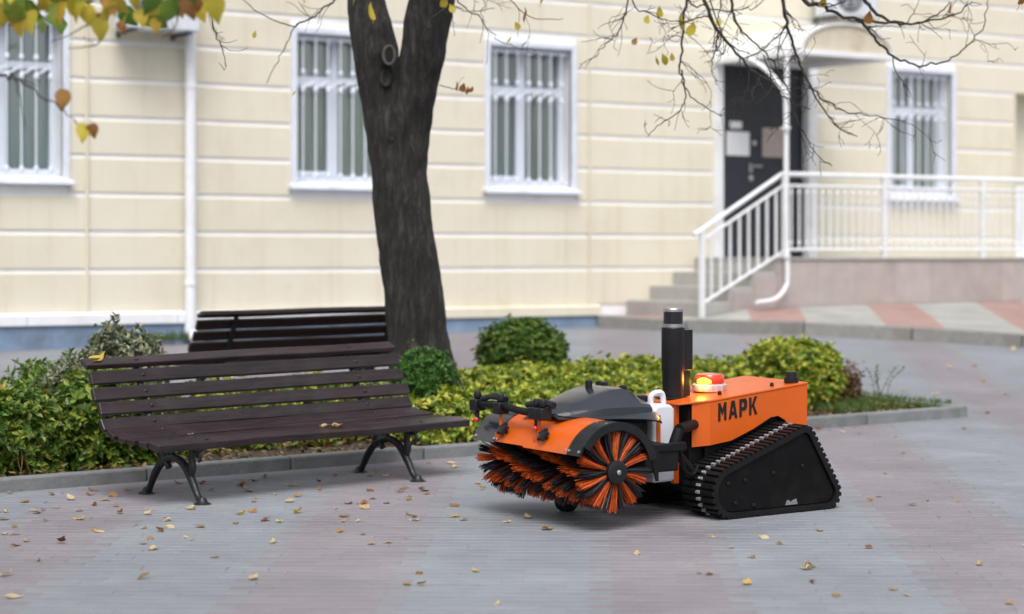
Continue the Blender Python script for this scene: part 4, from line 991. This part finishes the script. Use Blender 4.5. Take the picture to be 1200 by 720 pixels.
def branches():
    # boughs above the picture that carry the drooping twigs
    T = Twigs(TO, 11)
    def px(l, Y=BY_, dY=0.): return [at(a, b, Y + dY * i / max(1, len(l) - 1)) for i, (a, b) in enumerate(l)]
    top = at(512, -60, TY - .3)
    T.stem([top, at(600, -150, 16.), at(740, -190, 15.6), at(880, -160, 15.3), at(1000, -120, 15.2), at(1160, -110, 15.2)], .09, .02, .5, 0, 1.2)
    T.stem([at(560, -300, 15.7), at(650, -330, 16.5), at(800, -360, 17), at(1000, -330, 17.5)], .07, .015, .8, 0, 1.0)
    T.stem([at(418, -110, 16.5), at(330, -160, 15.8), at(220, -150, 15), at(100, -120, 14.4)], .07, .015, .6, 0, 1.0)
    T.stem([at(395, -280, 16.8), at(300, -380, 17.4), at(150, -420, 18)], .06, .015, .8, 0, 1.0)
    T.stem([at(380, -360, 17.1), at(370, -480, 17.3), at(390, -640, 17.5)], .08, .02, 1., 0, 1.2)
    T.stem([at(570, -330, 15.5), at(610, -460, 15.2), at(640, -640, 15.2)], .09, .02, 1., 0, 1.2)
    T.build('boughs', tree)
    specs = [
        ([(872, -150), (905, -60), (940, -2), (957, 6), (975, 13), (1000, 22), (1048, 27), (1080, 26), (1102, 14), (1112, 2)], .016, 3.0, .30),
        ([(985, -120), (1005, -20), (1022, 10), (1044, 25), (1075, 28), (1120, 16), (1140, 2)], .014, 3.0, .30),
        ([(1003, 22), (1013, 30), (1027, 47), (1046, 66), (1070, 76), (1096, 75), (1120, 66), (1138, 50), (1152, 30), (1158, 0)], .010, 3.5, .28),
        ([(905, -140), (916, -20), (921, 20), (928, 48), (937, 75), (950, 102), (966, 117), (990, 131), (1020, 136), (1062, 142)], .012, 5., .35),
        ([(800, -150), (815, -40), (829, 12), (843, 38), (862, 62), (882, 83), (904, 97), (925, 118), (950, 128)], .013, 5., .36),
        ([(842, 36), (838, 60), (834, 78), (840, 100)], .006, 5., .16),
        ([(870, -140), (848, -30), (843, 10), (838, 40), (836, 60)], .007, 4., .2),
        ([(790, -150), (806, -20), (801, 20), (799, 60), (797, 82), (804, 105), (822, 122), (846, 137)], .009, 4.5, .34),
        ([(799, 82), (803, 105), (802, 120), (790, 136), (770, 148), (758, 160)], .006, 4.5, .25),
        ([(845, -40), (857, 5), (862, 25), (878, 45), (898, 63), (912, 84), (926, 110)], .009, 5, .3),
        ([(752, -130), (740, -20), (731, 22), (722, 40), (708, 54), (698, 68)], .007, 3.5, .3),
        ([(770, -60), (806, 0), (830, 8), (852, 13), (880, 9), (896, 0)], .006, 4., .2),
        ([(720, -80), (742, 3), (756, 12), (775, 22), (800, 26), (820, 18)], .006, 4., .22),
        ([(895, 66), (905, 100), (888, 120), (872, 128)], .005, 5., .2),
        ([(1046, 66), (1050, 85), (1062, 102), (1068, 112)], .005, 4., .2),
        ([(925, 118), (940, 150), (952, 175), (975, 195)], .005, 4., .25),
        ([(948, 100), (970, 135), (985, 152), (1005, 160)], .005, 4., .25),
        ([(806, -60), (830, -5), (850, 50), (845, 64), (838, 50)], .005, 3., .2),
    ]
    for i, (l, r, sd, sl) in enumerate(specs):
        T = Twigs(TO, 40 + i); T.stem(px(l, BY_ - .15 + .12 * (i % 4)), r * 1.3, .003, sd * 1.6, 0, sl * 1.2, .015); T.build('branch', tree)
    mids = [
        ([(520, -40), (545, 10), (562, 18), (568, 30), (582, 44), (602, 55), (628, 60)], .007, 4., .3, 15.6),
        ([(540, -60), (565, -5), (564, 20), (571, 40), (570, 75)], .005, 4, .3, 15.8),
        ([(505, 20), (530, 8), (548, 14), (580, 10)], .006, 4., .3, 15.8),
        ([(515, 100), (530, 104), (545, 108)], .004, 3., .15, 15.9),
        ([(560, -60), (590, -10), (620, 20), (660, 22)], .006, 3, .3, 15.4),
        ([(420, -70), (398, -10), (388, 4), (368, 20), (348, 30), (338, 45), (325, 72), (312, 98)], .009, 3., .28, 15.7),
        ([(368, 20), (345, 30), (315, 22), (290, 4), (280, -20)], .006, 3., .28, 15.6),
        ([(300, -120), (255, -20), (247, 12), (253, 40), (262, 62), (264, 78)], .008, 4., .18, 14.0),
        ([(505, -60), (470, -30), (440, 4), (425, 15)], .006, 2., .2, 15.7),
    ]
    for i, (l, r, sd, sl, Y) in enumerate(mids):
        T = Twigs(TO, 80 + i); T.stem(px(l, Y), r, .0022, sd, 0, sl, .01); T.build('branch', tree)
    # single leaves still hanging on the twigs
    rnd = random.Random(21)
    for x, y, Y, k, sz in ((436, 22, 15.4, 1, .115), (414, 2, 15.5, 1, .08), (519, 8, 15.7, 1, .08), (532, 14, 15.7, 1, .06), (633, 3, 14.8, 1, .10), (615, 24, 15.0, 2, .09), (595, 50, 15.3, 1, .06), (608, 34, 15.3, 1, .05), (297, 44, 15.2, 1, .05), (356, 4, 15.5, 1, .05),
                           (757, 27, 15.3, 1, .06), (773, 20, 15.3, 1, .07), (798, 34, 15.2, 1, .10), (808, 41, 15.2, 1, .09), (796, 20, 15.2, 2, .06), (760, 60, 15.3, 1, .07), (771, 76, 15.3, 1, .06), (781, 75, 15.3, 1, .08), (788, 71, 15.3, 1, .05), (742, 52, 15.3, 2, .05), (764, 49, 15.3, 2, .04), (962, 8, 15, 1, .08), (1017, 27, 15, 2, .08), (1112, 15, 15, 2, .07), (843, 30, 15.2, 1, .05), (1195, 4, 12.5, 2, .13),
                           (536, 105, 15.9, 2, .06), (541, 107, 15.85, 2, .06), (547, 110, 15.9, 2, .06), (551, 108, 15.9, 2, .05), (343, 112, 15.8, 1, .05)):
        put('leaf', HLM[k], tree, at(x, y, Y) - TO, (rnd.uniform(1.2, 2.2), rnd.uniform(-.5, .5), rnd.uniform(-2, 2)), sz)
    # sparse leaves left in the crown above the picture
    cr = MB()
    for _ in range(500):
        p = at(rnd.uniform(250, 1150), rnd.uniform(-620, -60), rnd.uniform(14.6, 18)) - TO; a = Vector((rnd.gauss(0, 1), rnd.gauss(0, 1), rnd.gauss(0, .6))).normalized(); b = a.orthogonal().normalized(); s = .045
        cr.add([p, p + a * s + b * s * .6, p + a * s * 2, p + a * s - b * s * .6], [(0, 1, 2, 3)])
    cr.build('crown_leaves', M_EUO, tree, kind='stuff')
branches()

# ---- second tree: its leafy bough hangs into the upper left of the picture
t2p = at(-420, 700, 8.6); t2p.z = zg(t2p.x, t2p.y)
tree2 = empty('linden_tree', t2p, 'leafy green and yellow linden bough hanging into the upper left corner', 'tree')
def tree_two():
    o = t2p; m = MB(); base = Vector((0, 0, 0)); 
    sp = smooth_path([Vector((0, 0, -.05)), Vector((.03, .02, .8)), Vector((0, .06, 1.9)), Vector((.1, .1, 3.1)), Vector((.2, .2, 4.6))], 6); m.tube(sp, lerp_list([.26, .20, .17, .15, .09], len(sp)), 16); m.build('trunk', M_BARK, tree2)
    T = Twigs(o, 5)
    def px(l, Y): return [at(a, b, Y) for a, b in l]
    T.stem([o + Vector((.1, .1, 3.0)), at(-220, -160, 8.7), at(-60, -60, 8.6), at(60, -25, 8.5), at(170, -22, 8.5), at(250, -10, 8.5)], .05, .006, 2.5, 0, .25)
    T.stem([o + Vector((0, .06, 2.2)), at(-250, 20, 8.6), at(-80, 60, 8.5), at(0, 87, 8.5), at(18, 93, 8.5), at(42, 106, 8.48), at(70, 127, 8.45), at(88, 144, 8.45), at(101, 151, 8.45)], .010, .0012, .8, 0, .10)
    T.stem(px([(18, 93), (24, 118), (28, 140), (31, 154)], 8.5), .003, .001, 4, 0, .08)
    T.stem(px([(140, -20), (125, 14), (105, 28), (85, 40), (60, 50)], 8.5), .006, .0015, 4, 0, .12)
    T.stem(px([(128, 12), (122, 42), (110, 54), (80, 57)], 8.5), .006, .0015, 4, 0, .12)
    T.stem(px([(215, -20), (208, 20), (206, 32), (190, 45)], 8.5), .004, .0015, 4, 0, .1)
    T.stem(px([(240, 0), (250, 35), (262, 60)], 8.5), .003, .001, 4, 0, .1)
    T.build('bough', tree2)
    rnd = random.Random(33)
    ls = [(75, 112, 2, .075), (98, 152, 1, .07), (107, 152, 2, .055), (118, 28, 1, .085), (182, 28, 1, .06), (250, 2, 1, .10), (218, 4, 2, .085), (232, 5, 2, .05), (114, 22, 2, .06), (140, 32, 2, .05), (163, 18, 1, .07), (100, 14, 1, .08), (70, 10, 1, .08), (20, 18, 1, .10), (35, 20, 1, .09), (5, 14, 1, .08), (10, 4, 0, .08)]
    for x, y, k, s in ls: put('leaf', HLM[k], tree2, at(x, y - 6, 8.45) - o, (rnd.uniform(1.25, 1.9) + math.pi, rnd.uniform(-.4, .4), -YAW + rnd.uniform(-.6, .6)), s)
    for i in range(118):
        x = rnd.uniform(-40, 262); lim = 26 + 14 * math.sin(x * .045) + 8 * math.sin(x * .13)
        if x > 180: lim -= 16
        y = rnd.uniform(-55, max(lim - 14, 2)); k = rnd.choices((0, 1, 2), (6 if x < 190 else 3, 3.5, .5))[0]
        put('leaf', HLM[k], tree2, at(x, y, 8.3 + rnd.random() * .7) - o, (rnd.uniform(.7, 2.4) + math.pi, rnd.uniform(-1.1, 1.1), -YAW + rnd.uniform(-1.3, 1.3)), rnd.uniform(.07, .11))
tree_two()

# ================================================================== SHRUBS
def leafpatch(m, p, up, size, rnd, n=5, narrow=.5):
    a0 = rnd.random() * 6.28; t = up.orthogonal().normalized(); b = up.cross(t)
    for k in range(n):
        g = a0 + k * 6.28 / n + rnd.gauss(0, .3); d = (t * math.cos(g) + b * math.sin(g)); el = rnd.uniform(.15, 1.0)
        d = (d * math.cos(el) + up * math.sin(el)).normalized(); s = size * rnd.uniform(.5, 1.3); sd = d.cross(up)
        if sd.length < .01: sd = t
        sd = sd.normalized() * s * narrow * .5; nn = sd.cross(d).normalized() * s * .10
        m.add([p, p + d * s * .5 + sd + nn, p + d * s - nn * .8, p + d * s * .5 - sd + nn], [(0, 1, 2), (0, 2, 3)])
def shrub(name, label, cat, blobs, mt, leaf, count, group=None, seed=1, stems=6, lump=.12, narrow=.55, mt2=None, frac2=.0, inner=.35):
    rnd = random.Random(seed); cx = sum(b[0] for b in blobs) / len(blobs); cy = sum(b[1] for b in blobs) / len(blobs); g = zg(cx, cy) + .03
    e = empty(name, (cx, cy, g), label, cat, group); m = MB(); m2 = MB(); tot = sum(b[3] * b[4] + b[3] * b[5] for b in blobs)
    for (bx0, by0, bz0, rx, ry, rz) in blobs:
        nb = int(count * (rx * ry + rx * rz) / tot); k = 0
        while k < nb:
            d = Vector((rnd.gauss(0, 1), rnd.gauss(0, 1), rnd.gauss(0, 1))).normalized()
            lo = 1 + lump * 2.2 * noise.noise(Vector((d.x * 2.4 + bx0 * 3, d.y * 2.4 + by0, d.z * 2.4 + seed))) + lump * noise.noise(Vector((d.x * 6, d.y * 6 + seed, d.z * 6)))
            rad = lo * (1 - inner * rnd.random() ** 1.6) if rnd.random() > .035 else lo * rnd.uniform(1.02, 1.10 + lump * .5)
            # superellipsoid so that clipped shrubs keep shoulders
            pe = 2.6; q = (abs(d.x) ** pe + abs(d.y) ** pe + abs(d.z) ** pe) ** (1 / pe); dd = d / q
            p = Vector((bx0 + dd.x * rx * rad, by0 + dd.y * ry * rad, bz0 + dd.z * rz * rad)); k += 1
            gz = zg(p.x, p.y) + .03
            if p.z < gz: continue
            up = (Vector((d.x / rx, d.y / ry, d.z / rz)).normalized() + Vector((0, 0, .7)) + Vector((rnd.gauss(0, .35), rnd.gauss(0, .35), rnd.gauss(0, .35)))).normalized()
            mm = m2 if rnd.random() < frac2 else m
            leafpatch(mm, p - Vector((cx, cy, g)), up, leaf, rnd, 5, narrow)
    m.build('foliage', mt, e)
    if m2.v: m2.build('mixed_foliage' if False else 'second_foliage', mt2, e)  # random share of the leaf clusters in the second leaf colour
    s = MB()
    for (bx0, by0, bz0, rx, ry, rz) in blobs:
        for _ in range(stems):
            x = bx0 + rnd.uniform(-.6, .6) * rx; y = by0 + rnd.uniform(-.6, .6) * ry; gz = zg(x, y) - .02
            tp = Vector((x + rnd.uniform(-.3, .3) * rx, y + rnd.uniform(-.3, .3) * ry, bz0 + rz * rnd.uniform(.3, .8)))
            p0 = Vector((x * .5 + bx0 * .5, y * .5 + by0 * .5, gz)); md = (p0 + tp) / 2 + Vector((rnd.gauss(0, .03), rnd.gauss(0, .03), 0))
            s.tube([v - Vector((cx, cy, g)) for v in smooth_path([p0, md, tp], 3)], lerp_list([.012, .007, .003], 7), 5)
    s.build('stems', M_STEM, e); return e
def blob(px, wd, top, width, depth, flat=1.0, base=.03):
    p = onw(px, 400, wd); g = zg(p.x, p.y) + base; h = top; return (p.x, p.y, g + h * .48, width / 2, depth / 2, h * .52)
shrub('boxwood_shrub', 'round clipped dark green shrub beyond the low yellow hedge, right of the trunk', 'shrub', [blob(612, 5.75, .66, .66, .66)], M_GRN, .042, 3600, 'shrubs in the bed', 3, lump=.04)
shrub('golden_shrub', 'round clipped yellow green shrub behind the orange robot body', 'shrub', [blob(927, 6.95, .535, .74, .74)], M_YEL, .055, 3000, 'shrubs in the bed', 4, lump=.05, mt2=M_GRN, frac2=.14)
shrub('fresh_green_shrub', 'small fresh green bush at the foot of the tree trunk', 'shrub', [blob(497, 7.35, .62, .44, .42)], M_DRK, .045, 1500, 'shrubs in the bed', 5, lump=.10, narrow=.35)
hb = []; rnd = random.Random(4)
for x, wd, h, sx, sy in ((500, 7.55, .40, .5, .5), (545, 7.6, .42, .55, .5), (590, 7.4, .40, .6, .6), (640, 7.3, .40, .6, .7), (690, 7.2, .42, .6, .7), (740, 7.2, .41, .6, .7), (795, 7.2, .40, .6, .7), (850, 7.3, .36, .5, .6),
                         (560, 6.4, .42, .7, .8), (620, 6.3, .43, .7, .8), (680, 6.25, .43, .7, .8), (740, 6.3, .43, .7, .8), (800, 6.4, .42, .7, .8), (850, 6.6, .41, .6, .7)):
    hb.append(blob(x, wd, h - .055, sx + .12, sy + .1))
shrub('low_hedge', 'low yellow green hedge filling the planting bed behind the robot', 'hedge', hb, M_YEL, .050, 13500, None, 6, stems=5, lump=.16, mt2=M_GRN, frac2=.22)
shrub('variegated_shrub', 'tall grey green variegated bush behind the left end of the bench', 'shrub', [blob(140, 6.7, .82, .50, .5), blob(95, 6.9, .66, .5, .5), blob(165, 6.5, .72, .34, .4)], M_VAR, .048, 3600, 'shrubs in the bed', 7, lump=.13, narrow=.5, inner=.45)
shrub('leafy_shrub', 'bright green leafy bush just left of the front bench', 'shrub', [blob(118, 7.50, .60, .54, .52), blob(150, 7.45, .48, .40, .46), blob(198, 7.40, .24, .36, .32)], M_EUO, .056, 3400, 'shrubs in the bed', 8, lump=.14, mt2=M_GRN, frac2=.40)
shrub('leafy_shrub', 'green and yellow bush in the lower left corner of the bed', 'shrub', [blob(20, 7.45, .50, .62, .6), blob(-50, 7.4, .50, .7, .7), blob(66, 7.62, .28, .3, .26)], M_EUO, .050, 3300, 'shrubs in the bed', 9, lump=.2, mt2=M_GRN, frac2=.55)
shrub('leafy_shrub', 'mid green bush at the back of the bed by the left picture edge', 'shrub', [blob(62, 6.3, .56, .6, .7), blob(15, 6.5, .42, .7, .7), blob(-60, 6.3, .5, .9, .8)], M_GRN, .048, 3300, 'shrubs in the bed', 10, lump=.14, mt2=M_EUO, frac2=.25)
shrub('low_hedge', 'low yellow green planting glimpsed between the slats of the front bench', 'hedge', [blob(250, 6.6, .40, .8, .7), blob(320, 6.7, .40, .8, .7), blob(390, 6.8, .42, .8, .7), blob(440, 7.0, .38, .6, .5), blob(280, 7.1, .18, .6, .4), blob(360, 7.1, .20, .6, .4)], M_YEL, .050, 3600, None, 12, lump=.16, mt2=M_GRN, frac2=.4)
shrub('dry_plant', 'dry brown plant at the pointed end of the bed beside the golden shrub', 'plant', [blob(992, 7.0, .30, .22, .22)], M_DRYT, .045, 260, None, 13, stems=8, lump=.3, narrow=.35, inner=.9)
# thin bare stems with a few leaves at the end of the bed
def weed():
    b = onw(1030, 480, 6.9); b.z = zg(b.x, b.y) + .04; e = empty('weed', b, 'thin straggly weed with few leaves at the end of the bed', 'plant'); m = MB(); lf = MB(); rnd = random.Random(3)
    for k in range(5):
        tp = Vector((rnd.uniform(-.12, .25), rnd.uniform(-.1, .1), rnd.uniform(.14, .32))); sp = smooth_path([Vector((rnd.uniform(-.05, .1), 0, 0)), tp * .5 + Vector((0, 0, .03)), tp], 4); m.tube(sp, .003, 4)
        for p in sp[3:]:
            leafpatch(lf, p, Vector((rnd.gauss(0, .4), rnd.gauss(0, .4), 1)).normalized(), .035, rnd, 2)
    m.build('stems', M_STEM, e); lf.build('leaves', M_GRN, e)
weed()
def blades(name, label, cx, cy, sx, sy, n, h, seed, mt):
    rnd = random.Random(seed); m = MB()
    for _ in range(n):
        x = cx + rnd.uniform(-1, 1) * sx; y = cy + rnd.uniform(-1, 1) * sy; z = zg(x, y) + .04; hh = h * rnd.uniform(.4, 1.1); a = rnd.random() * 6.28; w2 = .004
        dx, dy = math.cos(a), math.sin(a); ln = rnd.uniform(.1, .6) * hh
        m.add([(x - dy * w2, y + dx * w2, z), (x + dy * w2, y - dx * w2, z), (x + dx * ln * .4 + dy * w2, y + dy * ln * .4, z + hh * .6), (x + dx * ln, y + dy * ln, z + hh)], [(0, 1, 2), (0, 2, 3)])
    m.build(name, mt, label=label, cat='grass', kind='stuff')
blades('grass', 'short green grass at the right end of the planting bed', -2.6, -7.0, .55, .85, 5200, .085, 3, M_GRASS)
blades('grass', 'sparse green weeds along the foot of the wall by the drainpipe', -5.5, -.14, .7, .07, 420, .12, 5, M_GRASS)
def dry_stalks():
    b = onw(35, 550, 7.75); b.z = zg(b.x, b.y) + .03; e = empty('dry_stalks', b, 'few pale dry stalks at the bed edge in the lower left', 'plant'); rnd = random.Random(9)
    for k in range(5):
        m = MB(); a = Vector((rnd.uniform(-.08, .12), rnd.uniform(-.04, .04), 0)); m.tube(smooth_path([a, a + Vector((rnd.uniform(-.05, .05), 0, .14)), a + Vector((rnd.uniform(-.1, .1), .02, rnd.uniform(.2, .28)))], 3), .003, 5); m.build('stalk', M_FL[1], e)
dry_stalks()

# leaf litter lying on the soil of the bed
def litter():
    rnd = random.Random(14); m = MB()
    for _ in range(2600):
        x = rnd.uniform(-11.5, PT1 - .15); y = -PW0 + .07 + rnd.random() ** 1.5 * 1.6; z = zg(x, y) + .075 + rnd.random() * .015
        a = rnd.random() * 6.28; s = rnd.uniform(.018, .035); d = Vector((math.cos(a), math.sin(a), rnd.gauss(0, .35))).normalized(); b = Vector((-math.sin(a), math.cos(a), rnd.gauss(0, .3))).normalized()
        p = Vector((x, y, z)); m.add([p - d * s, p + b * s * .55, p + d * s, p - b * s * .55], [(0, 1, 2), (0, 2, 3)])
    m.build('leaf_litter', M_DRYT, label='brown leaf litter scattered over the soil of the bed', cat='leaf litter', kind='stuff')
litter()

# ================================================================== FALLEN LEAVES on the paving
LEAVES = [(12,580,0),(60,582,1),(104,577,0),(90,601,0),(113,594,2),(134,595,0),(40,604,1),(8,602,0),(9,611,0),(14,620,1),(22,628,0),(2,628,0),(14,642,2),(32,637,0),(70,638,2),(45,660,1),(2,678,0),(8,703,0),(97,611,3),(170,605,0),(113,625,0),(185,624,1),(195,620,0),(200,612,0),(178,633,1),(168,622,0),(231,619,1),(183,645,0),(254,656,0),(163,681,0),(295,682,0),(220,598,0),(277,604,3),(300,602,1),(314,611,2),(327,613,0),(351,602,3),(300,590,0),(335,590,0),(277,616,0),(397,624,1),(409,593,1),(432,577,2),(440,587,1),(430,592,2),(432,598,0),(474,578,0),(480,606,0),(407,608,1),(493,577,2),(497,574,2),(470,574,0),(430,560,0),(537,607,3),(542,612,0),(530,594,1),(558,568,0),(568,575,3),(535,549,0),(525,545,0),(490,688,1),(492,674,2),(480,688,1),(598,614,0),(636,623,1),(677,616,3),(749,651,0),(879,655,0),(875,688,3),(945,670,0),(954,667,0),(828,676,1),(892,632,0),(911,640,0),(1060,700,0),(1035,557,0),(1073,594,2),(1020,588,1),(1032,584,0),(1148,665,0),(1057,533,0),(1080,539,0),(960,503,2),(1125,484,2),(985,508,0),(1009,510,1),(1155,485,2),(1093,452,0),(1013,425,1),(1180,463,0),(1150,447,1),(1062,459,0),(1100,464,0),(280,572,2),(205,568,1),(310,562,2),(390,560,1),(283,570,1),(288,578,1),(245,577,2),(300,566,2),(345,571,0),(375,575,1),(372,566,2),(440,552,1),(455,560,0),(240,568,2),(150,576,0),(128,583,1),(85,588,0),(120,588,0),(62,597,0),(25,590,1),(140,604,2),(20,575,1),(345,584,1),(505,545,0),(620,610,0),(1110,432,0),(1140,430,1),(1050,402,1),(1190,410,0)]
def leaf_label(x, y, k):
    c = ('pale cream', 'tan', 'reddish brown', 'yellow')[k]
    if y < 545 and x > 930: w_ = 'on the paving near the right end of the bed'
    elif x < 150: w_ = 'on the paving at the left, beside the kerb and bench'
    elif x < 520 and y < 590: w_ = 'on the paving under the front bench'
    elif x < 400: w_ = 'on the paving in front of the left bench leg'
    elif x < 640: w_ = 'on the paving between the bench and the robot brush'
    elif x < 1000: w_ = 'on the paving in front of the robot'
    else: w_ = 'on the paving to the right of the robot track'
    return c + ' dry fallen leaf ' + w_
rnd = random.Random(17); GZ = .009
for i, (x, y, k) in enumerate(LEAVES):
    p = ong(x, y); s = rnd.uniform(.036, .068) * (1.0 if k != 3 else 1.15)
    me = rnd.choice(FLM[k]); a = rnd.uniform(0, 6.28)
    lb = leaf_label(x, y, k)
    put('fallen_leaf', me, None, (p.x, p.y, zg(p.x, p.y) + GZ + s * .12), (TILT[0] + rnd.gauss(0, .18), TILT[1] + rnd.gauss(0, .25), a), (s * rnd.uniform(.75, 1.1), s, s),
        label=lb, cat='leaf', group='fallen leaves on the paving')
for i in range(60):
    p = ong(rnd.uniform(-100, 520), rnd.uniform(560, 640)) if i < 34 else ong(rnd.uniform(520, 1250), rnd.uniform(500, 715))
    if -PW0 - .1 < p.y: continue
    k = rnd.choices((0, 1, 2, 3), (4, 3, 2, 1))[0]; s = rnd.uniform(.025, .05); lb = leaf_label(CX + F * (p - CAM).dot(RT) / (p - CAM).dot(FW), HZ - F * (p.z - CAM.z) / (p - CAM).dot(FW), k)
    put('fallen_leaf', rnd.choice(FLM[k]), None, (p.x, p.y, zg(p.x, p.y) + GZ + s * .1), (TILT[0] + rnd.gauss(0, .15), TILT[1] + rnd.gauss(0, .2), rnd.uniform(0, 6.28)), s, label=lb, cat='leaf', group='fallen leaves on the paving')
def bench_leaf(px, py, wd, k, s, label, dz=.0):
    p = onw(px, py, wd); put('fallen_leaf', FLM[k][1], None, (p.x, p.y, p.z + dz), (rnd.gauss(0, .1), rnd.gauss(0, .2), rnd.uniform(1, 2)), s, label=label, cat='leaf')
zs = zg(bx, by) + .398
for px_, k, s, lb in ((384, 0, .075, 'pale dry leaf in the middle of the bench seat, left of two'), (397, 1, .085, 'curled tan leaf in the middle of the bench seat, right of two'), (226, 0, .03, 'tiny pale leaf scrap on the left end of the bench seat')):
    p = onw(px_, 497 if px_ > 300 else 514, 8.98); put('fallen_leaf', FLM[k][1], None, (p.x, p.y, zg(p.x, p.y) + .372 + .012), (TILT[0], .1, 1.2 + px_), s, label=lb, cat='leaf')
p = onw(110, 420, 8.50); put('fallen_leaf', FLM[3][1], None, (p.x - .03, p.y - .03, p.z - .02), (.5, .2, -1.2), .105, label='yellow leaf perched on the top left corner of the bench back', cat='leaf')
